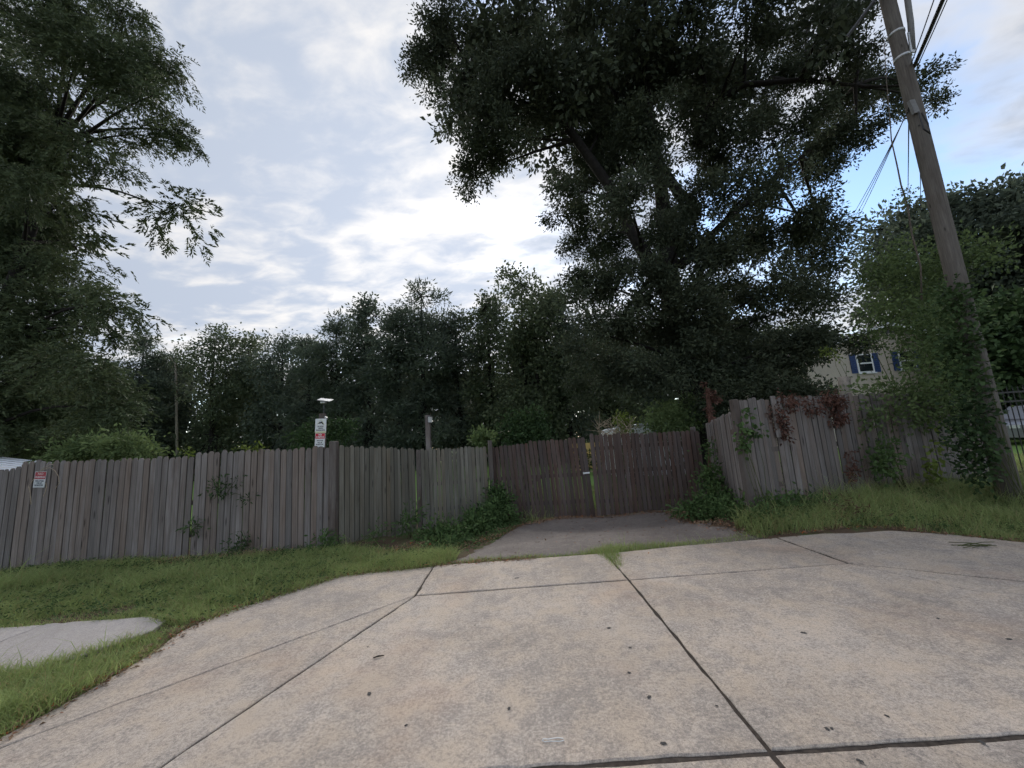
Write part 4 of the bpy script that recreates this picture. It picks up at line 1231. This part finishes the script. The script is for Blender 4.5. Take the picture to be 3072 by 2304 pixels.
# growth behind the fence and gate
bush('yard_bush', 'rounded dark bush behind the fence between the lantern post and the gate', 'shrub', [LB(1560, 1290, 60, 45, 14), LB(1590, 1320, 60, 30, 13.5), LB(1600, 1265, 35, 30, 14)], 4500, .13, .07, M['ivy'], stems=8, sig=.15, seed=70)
bush('yard_bush', 'small bush top peeping over the fence beside the gate hinge post', 'shrub', [LB(1447, 1318, 30, 20, 12)], 900, .12, .06, M['shrub'], stems=5, sig=.1, seed=71)
bush('yard_bush', 'yellowish-green bush beyond the gate under the big dark tree', 'shrub', [LB(1985, 1250, 50, 40, 11.6), LB(2030, 1270, 50, 35, 11.6), LB(2060, 1230, 50, 45, 12), LB(1960, 1280, 30, 20, 11.4)], 4200, .1, .05, M['shrub'], stems=8, sig=.12, seed=72)
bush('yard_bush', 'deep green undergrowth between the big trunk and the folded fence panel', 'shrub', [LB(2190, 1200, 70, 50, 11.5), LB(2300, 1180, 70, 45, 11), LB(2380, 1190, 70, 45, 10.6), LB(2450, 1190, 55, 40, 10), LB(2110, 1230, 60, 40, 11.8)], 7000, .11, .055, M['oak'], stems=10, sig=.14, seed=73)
bush('yard_bush', 'bright green leafy growth showing over the fence below the feathery tree', 'shrub', [LB(270, 1350, 60, 25, 8.3), LB(380, 1345, 55, 26, 8.3), LB(440, 1365, 30, 16, 8.3), LB(200, 1370, 50, 15, 8.2)], 4200, .1, .04, M['shrub'], stems=9, sig=.12, seed=74)
bush('yard_bush', 'few leafy shoots topping the grey fence near the step in its boards', 'shrub', [LB(735, 1350, 16, 8, 7.7, .1), LB(770, 1350, 20, 6, 7.7, .1), LB(560, 1362, 10, 8, 7.7, .1)], 150, .08, .035, M['bright'], stems=4, sig=.05, seed=75)
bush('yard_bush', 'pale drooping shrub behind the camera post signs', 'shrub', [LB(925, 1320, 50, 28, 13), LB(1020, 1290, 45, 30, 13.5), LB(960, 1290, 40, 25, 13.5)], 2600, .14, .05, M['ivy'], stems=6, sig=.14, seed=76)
bush('yard_bush', 'dark weeds in front of the yellow plywood, seen through the gate gap', 'weeds', [LB(1757, 1385, 40, 22, 19), LB(1790, 1380, 40, 22, 19), LB(1720, 1380, 40, 22, 19)], 900, .16, .06, M['ivy'], stems=8, sig=.15, seed=79)
bp_ = bush('brush_pile', 'heap of dry branches and yellowing leaves over the camper', 'brush', [LB(1865, 1262, 22, 18, 11.6, .3), LB(1885, 1285, 30, 14, 11.6, .3)], 500, .1, .05, M['bright'], base=(3.1, 11.6, -.25), stems=6, sig=.08, seed=77)
r_ = np.random.default_rng(78); tw = MB()
for k in range(70):
    a_ = Vector(at(r_.uniform(1790, 1900), r_.uniform(1275, 1320), 11.4 + r_.uniform(-.3, .4)))
    d_ = Vector((r_.normal(), r_.normal() * .5, abs(r_.normal()) * .8 + .1)).normalized() * r_.uniform(.2, .6)
    tw.tube([a_, a_ + d_ * .5 + Vector((0, 0, r_.normal() * .03)), a_ + d_], [.01, .007, .003], 4, False)
for k in range(60):
    a_ = Vector((3.0 + r_.normal() * .5, 11.5 + r_.normal() * .3, r_.uniform(-.25, 1.5)))
    d_ = Vector((r_.normal(), r_.normal() * .5, r_.normal() * .5)).normalized() * r_.uniform(.4, .9)
    tw.tube([a_, a_ + d_], [.012, .004], 4, False)
tw.build('twigs', M['drystem'], bp_)
sg = empty('ivy_snag', tuple(at(2130, 1300, 9.7) * [1, 1, 0] + [0, 0, -.2]), 'reddish-brown dead snag wrapped in withered vine behind the folded fence panel', 'tree')
S_ = [at(2132, 1420, 9.7), at(2132, 1260, 9.7), at(2126, 1200, 9.7), at(2122, 1165, 9.7)]
MB().tube(S_, [.07, .06, .06, .05], 8).build('trunk', M['dead'], sg)
V, F = crown_mesh([LB(2130, 1185, 13, 20, 9.65), LB(2148, 1195, 15, 9, 9.65), LB(2130, 1235, 6, 28, 9.65), LB(2110, 1155, 10, 5, 9.65)], 70, 6, .03, .075, .035, np.random.default_rng(80), .6)
np_obj('withered_vine', V, F, M['dead'], sg)
st = empty('cut_stump', tuple(at(2535, 1300, 8.8) * [1, 1, 0] + [0, 0, .1]), 'pale cut-off trunk standing just behind the dead vine cluster', 'stump')
MB().tube([at(2545, 1300, 8.8), at(2538, 1200, 8.8), at(2534, 1160, 8.8), at(2532, 1132, 8.8)], [.15, .12, .11, .12], 12).build('trunk', M['palebark'], st, True)
pw = bush('pokeweed', 'arching yellow-green shoot rising from the pale cut-off trunk in front of the house', 'weeds', [LB(2500, 1062, 16, 8, 8.9, .08), LB(2515, 1080, 10, 12, 8.9, .08), LB(2478, 1055, 12, 7, 8.9, .08)], 160, .06, .035, M['bright'], base=tuple(at(2540, 1150, 8.9)), stems=3, sig=.04, seed=81)
hv = empty('hanging_vine', tuple(at(2730, 700, 7.0)), 'thick bare vine stem dangling beside the utility pole', 'vine')
HV = [at(2652, 120, 6.6), at(2660, 250, 6.7), at(2670, 360, 6.8), at(2674, 420, 6.8), at(2692, 500, 6.9), at(2703, 555, 6.9), at(2722, 615, 7.0), at(2735, 700, 7.1), at(2762, 800, 7.3), at(2765, 900, 7.5)]
MB().tube(HV, [.006, .007, .008, .010, .012, .013, .014, .014, .014, .014], 7).build('stem', M['vinebark'], hv, True)
V, F = crown_mesh([LB(2712, 590, 12, 22, 6.95, .08), LB(2728, 590, 8, 14, 6.95, .08)], 24, 5, .05, .05, .03, np.random.default_rng(82), .1)
np_obj('leaves', V, F, M['shrub'], hv)
dv = empty('dry_vine', (-8.8, 7.18, 1.3), 'dry pale vine stems looping round the faded notice on the fence', 'vine')
for pts_ in ([(112, 1417), (140, 1405), (150, 1403), (165, 1412), (176, 1430), (178, 1448), (166, 1466)], [(115, 1416), (135, 1402), (150, 1393), (160, 1393)], [(103, 1435), (92, 1449), (86, 1458), (91, 1480), (93, 1513)], [(137, 1449), (140, 1458), (136, 1475), (130, 1490)]):
    MB().tube([Vector(at(p[0], p[1], 7.185)) for p in pts_], .0055, 5).build('stem', M['drystem'], dv)

# ------------------------------------------------------------------ grass


def inside(poly, x, y):
    x = np.asarray(x); y = np.asarray(y); r = np.zeros(len(x), bool)
    n = len(poly); j = n - 1
    for i in range(n):
        xi, yi = poly[i]; xj, yj = poly[j]
        c = ((yi > y) != (yj > y)) & (x < (xj - xi) * (y - yi) / (yj - yi + 1e-12) + xi)
        r ^= c; j = i
    return r


def vnoise(x, y, s, seed=0):
    r = np.random.default_rng(seed)
    out = 0
    for k in range(5):
        a = r.uniform(0, 6.28); f_ = s * r.uniform(.6, 1.9)
        out = out + np.sin((x * math.cos(a) + y * math.sin(a)) * f_ + r.uniform(0, 6.28))
    return out / 5


def blades(name, label, poly, dens, hgt, mat, seed, width=.0045, bare=None, lean=.45, hfun=None, cat='grass'):
    r = np.random.default_rng(seed)
    P = np.array(poly); x0_, y0_ = P.min(0); x1_, y1_ = P.max(0)
    n = int((x1_ - x0_) * (y1_ - y0_) * dens)
    x = r.uniform(x0_, x1_, n); y = r.uniform(y0_, y1_, n)
    k = inside(poly, x, y)
    nz = vnoise(x, y, 3.0, seed) + .6 * vnoise(x, y, 9.0, seed + 1)
    k &= (nz > -.55) | (r.random(n) < .35)
    if bare is not None: k &= r.random(n) > bare(x, y)
    x, y, nz = x[k], y[k], nz[k]; n = len(x)
    z = gz(x, y)
    h = hgt * r.uniform(.35, 1.3, n) * np.clip(1 + .75 * nz, .3, 2.2) * np.where(r.random(n) < .02, 2.0, 1.0)
    if hfun is not None: h = h * hfun(x, y)
    a = r.uniform(0, 6.28, n)
    ld = np.stack([np.cos(a), np.sin(a), np.zeros(n)], 1) * (h * lean * r.uniform(.2, 1.3, n))[:, None]
    b = r.uniform(0, 6.28, n)
    sd = np.stack([np.cos(b), np.sin(b), np.zeros(n)], 1) * (width * r.uniform(.7, 1.4, n) / 2)[:, None]
    base = np.stack([x, y, z - .01], 1)
    m_ = base + ld * .32 + np.array([0, 0, 1.0]) * (h * .6)[:, None]
    t_ = base + ld + np.array([0, 0, 1.0]) * (h * .95)[:, None]
    V_ = np.stack([base - sd, base + sd, m_ + sd * .8, m_ - sd * .8, t_], 1).reshape(-1, 3)
    o5 = (np.arange(n) * 5)[:, None]
    F_ = np.concatenate([o5 + [0, 1, 2], o5 + [0, 2, 3], o5 + [3, 2, 4]])
    return tag(np_obj(name, V_, F_, mat), label, cat, kind='stuff')


edgeL = [(-3.18, 4.10), (-3.01, 4.38), (-2.66, 4.80), (-2.34, 5.21), (-2.0, 5.29), (-1.59, 5.32), (-1.1, 5.43)]
verge = edgeL + [(-.95, 5.7), (-1.0, 6.1), (-1.5, 6.6), (-2.2, 6.7), (-3.0, 6.95), (-3.5, 7.12), (-6, 7.2), (-11.5, 7.28), (-11.5, 4.28), (-3.95, 4.29), (-3.7, 4.15)]


def bare_v(x, y):
    d = np.exp(-(((x + 5.3) / 1.2) ** 2 + ((y - 6.85) / .28) ** 2)) * .95 + np.exp(-(((x + 1.95) / .6) ** 2 + ((y - 6.65) / .25) ** 2)) * .9
    return np.clip(d + np.clip((y - 6.75) * .9, 0, .45), 0, .97)


blades('verge_grass', 'mown green grass strip between the long grey fence and the driveway', verge, 5600, .11, M['grass'], 101, .0055, bare=bare_v, lean=1.15, hfun=lambda x, y: .75 + .6 * np.exp(-((y - 5.6) / .7) ** 2))
strip = [(-3.26, 2.0), (-3.19, 2.66), (-3.16, 3.15), (-3.17, 3.5), (-3.27, 3.9), (-3.25, 4.2), (-3.5, 4.3), (-3.62, 4.1), (-3.63, 3.98), (-3.8, 3.7), (-3.95, 3.52), (-4.2, 3.43), (-5.2, 3.38), (-6.6, 3.35), (-6.6, 2.4), (-4.2, 2.2)]
blades('kerb_grass', 'tuft of grass wedged between the sidewalk end and the driveway', strip, 6500, .10, M['grass'], 102, .0055, lean=1.1)
edge = [(-1.15, 5.50), (.2, 5.51), (1.0, 5.54), (1.06, 5.2), (1.09, 4.75), (1.15, 4.6), (1.17, 4.8), (1.24, 5.2), (1.3, 5.56), (2.2, 5.68), (3.5, 5.76), (3.3, 5.98), (2.2, 5.86), (1.2, 5.78), (.2, 5.70), (-.95, 5.66)]
blades('edge_grass', 'thin grass strip along the far edge of the concrete in front of the gate', edge, 6500, .075, M['grass'], 103, lean=.8)
rightv = [(3.35, 5.78), (4.61, 5.86), (5.2, 5.74), (5.62, 5.4), (5.97, 4.9), (6.35, 4.0), (6.5, 2.4), (13, 2.4), (13, 7.6), (9.2, 7.6), (6.6, 7.3), (5.3, 7.0), (3.9, 6.55), (3.3, 6.3)]
blades('bank_grass', 'long green grass on the bank below the vine-hung fence and pole', rightv, 2600, .19, M['grass_long'], 104, .0058, lean=.9, hfun=lambda x, y: .55 + .75 * np.clip((y - 5.0) / 1.5 + (x - 5) * .1, 0, 1))
blades('yard_grass', 'sunlit yard grass seen through the gaps of the gate', [(-3, 9.9), (9, 9.9), (9, 14), (-3, 14)], 420, .16, M['grass_long'], 105, .012)
blades('far_lawn_grass', 'bright lawn beyond the black metal fence', [(10, 8.6), (16, 8.6), (16, 13), (10, 13)], 500, .12, M['grass_long'], 106, .012)
blades('gate_foot_grass', 'tall grass tuft at the foot of the sagging gate leaf', [(.15, 8.95), (.75, 8.9), (.8, 9.15), (.1, 9.2)], 900, .32, M['grass_long'], 107, .008, lean=.8)
blades('gate_foot_grass', 'short mossy tuft under the gate leaf beside the folded panel', [(2.2, 8.9), (2.75, 8.9), (2.75, 9.05), (2.2, 9.05)], 2200, .06, M['grass'], 108)
blades('dry_straw', 'dead straw lying along the fence foot', [(-6.4, 6.55), (-4.2, 6.6), (-4.2, 7.1), (-6.4, 7.1)], 420, .09, M['straw'], 109, .005, lean=2.6)
blades('cut_straw', 'bleached cut grass drifted along the driveway edge', [(-3.3, 3.9), (-3.2, 3.5), (-3.15, 3.4), (-3.2, 4.2), (-2.98, 4.5), (-2.6, 4.95), (-2.72, 4.98), (-3.12, 4.6), (-3.36, 4.2)], 1500, .05, M['straw'], 110, .005, lean=3.2)


def clover(name, label, poly, n, seed, mat='weed', size=.03):
    r = np.random.default_rng(seed)
    P = np.array(poly); lo = P.min(0); hi = P.max(0)
    k = 30
    cx_, cy_ = r.uniform(lo[0], hi[0], n // k), r.uniform(lo[1], hi[1], n // k)
    x = np.repeat(cx_, k) + r.normal(0, .09, n // k * k); y = np.repeat(cy_, k) + r.normal(0, .07, n // k * k)
    q_ = inside(poly, x, y); x, y = x[q_], y[q_]
    Pn = np.stack([x, y, gz(x, y) + r.uniform(.02, .11, len(x))], 1)
    Dn = r.normal(size=(len(x), 3)); Dn[:, 2] = np.abs(Dn[:, 2]) * .5
    V_, F_ = leaf_quads(Pn, Dn, size * r.uniform(.6, 1.8, len(x)), size * .6, r)
    return tag(np_obj(name, V_, F_, M[mat]), label, 'weeds', kind='stuff')


clover('ground_weeds', 'low broad-leaved weeds mixed into the verge grass by the long fence', verge, 14000, 131)
clover('ground_weeds', 'broad-leaved weeds mixed into the long bank grass', [(3.4, 5.85), (5.2, 5.75), (6.0, 5.0), (9, 5), (9, 7.5), (5.3, 7.0), (3.6, 6.5)], 9000, 132)
clover('ground_weeds', 'weeds fringing the asphalt apron before the gate', [(-1.3, 6.0), (-.8, 6.0), (-.2, 7.6), (.2, 8.8), (-.6, 9.2), (-1.6, 7.2)], 5000, 133)


def litter(name, label, line, wid, n, seed, size=.035, mat='litter', zoff=.012):
    r = np.random.default_rng(seed)
    Lp_ = np.array(line); seg = np.linalg.norm(np.diff(Lp_, axis=0), axis=1); cum = np.concatenate([[0], np.cumsum(seg)])
    s = r.uniform(0, cum[-1], n)
    x = np.interp(s, cum, Lp_[:, 0]) + r.normal(0, wid, n); y = np.interp(s, cum, Lp_[:, 1]) + r.normal(0, wid, n)
    z = np.maximum(gz(x, y) + .03, 0 if y.mean() < 5.6 else -1) + zoff * r.random(n)
    a = r.uniform(0, 6.28, n)
    Dr = np.stack([np.cos(a), np.sin(a), r.normal(0, .25, n)], 1)
    nn = len(x)
    Dn = norm(Dr); Rr = norm(np.cross(Dn, np.array([0, 0, 1.0]) + r.normal(0, .35, (nn, 3))))
    L_ = (size * r.uniform(.5, 1.5, nn))[:, None]; W_ = L_ * r.uniform(.25, .55, (nn, 1))
    P_ = np.stack([x, y, z], 1)
    V_ = np.stack([P_, P_ + Dn * L_ * .5 + Rr * W_ * .5 + [0, 0, .004], P_ + Dn * L_, P_ + Dn * L_ * .5 - Rr * W_ * .5 + [0, 0, .004]], 1).reshape(-1, 3)
    b_ = (np.arange(nn) * 4)[:, None]
    return tag(np_obj(name, V_, np.concatenate([b_ + [0, 1, 2], b_ + [0, 2, 3]]), M[mat]), label, 'leaf litter', kind='stuff')


litter('leaf_litter', 'brown leaf litter along the curved driveway edge', [(-3.27, 2.0), (-3.23, 2.66), (-3.2, 3.15), (-3.22, 3.5), (-3.3, 3.9), (-3.26, 4.16), (-3.08, 4.45), (-2.74, 4.87), (-2.42, 5.32), (-1.9, 5.4), (-1.2, 5.49), (.2, 5.5)], .055, 2600, 120)
litter('leaf_litter', 'dry leaf litter banked in front of the gate', [(-1.2, 6.5), (-.5, 7.4), (-.1, 8.3), (.6, 8.9), (1.6, 9.0), (2.8, 8.95), (3.3, 8.5)], .13, 2600, 121, .045)
litter('leaf_litter', 'leaf litter and grit caught along the asphalt edge by the folded panel', [(3.4, 5.9), (3.15, 6.5), (3.05, 7.2), (3.1, 7.9), (3.3, 8.6)], .12, 1500, 125, .04)
litter('leaf_litter', 'scattered bits of leaf over the worn asphalt apron', [(-.3, 6.3), (1.2, 6.6), (2.6, 6.4), (2.2, 7.6), (.8, 8.2)], .5, 260, 126, .035)
litter('leaf_litter', 'brown debris patch below the angled fence', [(-2.4, 6.55), (-1.8, 6.75), (-1.5, 7.0)], .14, 700, 122, .045)
litter('leaf_litter', 'fallen debris along the foot of the long grey fence', [(-6.5, 7.0), (-5, 6.95), (-4.2, 6.98)], .12, 900, 123, .05)
litter('leaf_litter', 'bits of litter scattered on the edge of the bank grass', [(3.6, 5.78), (4.61, 5.84), (5.2, 5.72), (5.95, 4.9)], .04, 500, 124)

# ------------------------------------------------------------------ small things on the concrete


def ground_px(px, py, z=0.0):
    d = cX * (px - 1536) / FPX - cY * (py - 1152) / FPX + fw
    return EYE + d * ((z - CAM_H) / d[2])


r_ = np.random.default_rng(200)
for k, (px, py, s) in enumerate([(1947, 2090, .017), (1826, 1883, .018), (1890, 1942, .013), (1887, 2017, .014), (1108, 2080, .02), (1527, 2124, .014), (1218, 2175, .011), (1551, 1734, .03), (1990, 2229, .017), (2411, 1898, .022), (2660, 2147, .013), (2481, 2186, .015), (2495, 2185, .012), (2814, 1855, .016), (3027, 1917, .02), (2150, 2117, .01), (2580, 2282, .016), (2945, 2226, .016), (1103, 1940, .01), (1425, 1875, .01)]):
    c_ = ground_px(px, py, .004); s *= .72
    n_ = 11; vs = []
    for ring, (rr, hh) in enumerate(((1.0, 0), (.8, .001), (.4, .0014))):
        for j in range(n_):
            a_ = 2 * math.pi * j / n_
            q_ = s * rr * (1 + .28 * math.sin(2 * a_ + k) + .2 * math.sin(5 * a_ + 2 * k))
            vs.append((c_[0] + q_ * math.cos(a_) * 1.1, c_[1] + q_ * math.sin(a_), c_[2] + hh))
    fs = [(i * n_ + j, i * n_ + (j + 1) % n_, (i + 1) * n_ + (j + 1) % n_, (i + 1) * n_ + j) for i in range(2) for j in range(n_)] + [tuple(2 * n_ + j for j in range(n_))]
    tag(MB().add(vs, fs).build('tar_spot', M['tar'], loc=tuple(c_)), 'small dark tar or gum spot stuck to the concrete', 'spot', 'dark spots on the concrete')
c_ = ground_px(1135, 1970, .008)
tag(MB().tube([c_ + [-.035, -.012, 0], c_ + [0, 0, .004], c_ + [.04, .014, 0]], [.004, .006, .003], 6).build('twig', M['bark']), 'short dark twig lying on the big concrete slab', 'twig')
c_ = ground_px(1276, 1696, .012)
tag(MB().add([c_ + [-.07, -.01, 0], c_ + [0, .03, .018], c_ + [.07, .01, .004], c_ + [0, -.03, .012]], [(0, 3, 1), (3, 2, 1)]).build('fallen_leaf', M['orange']), 'orange fallen leaf at the head of the concrete joint', 'leaf')
c_ = ground_px(1662, 2219, .006)
tag(MB().tube([c_ + [x_, y_, 0] for x_, y_ in ((.05, .004), (.02, .012), (-.03, .006), (-.055, .012), (-.062, 0), (-.05, -.01), (-.02, -.008), (.03, -.014), (.052, -.008))], .0022, 5).build('string_loop', M['white']), 'thin white loop of string on the nearest part of the concrete', 'string')
c_ = ground_px(2915, 1637, .01)
mb = MB()
for j in range(7):
    d_ = Vector((r_.normal(), r_.normal() * .3, 0)).normalized() * .16
    p_ = Vector(c_) + Vector((r_.normal() * .04, r_.normal() * .03, .004 * j))
    mb.tube([p_ - d_, p_ + Vector((0, 0, .01)), p_ + d_], .004, 4)
tag(mb.build('grass_clipping', M['stem']), 'small clump of cut weeds lying on the concrete near the bank grass', 'clipping')
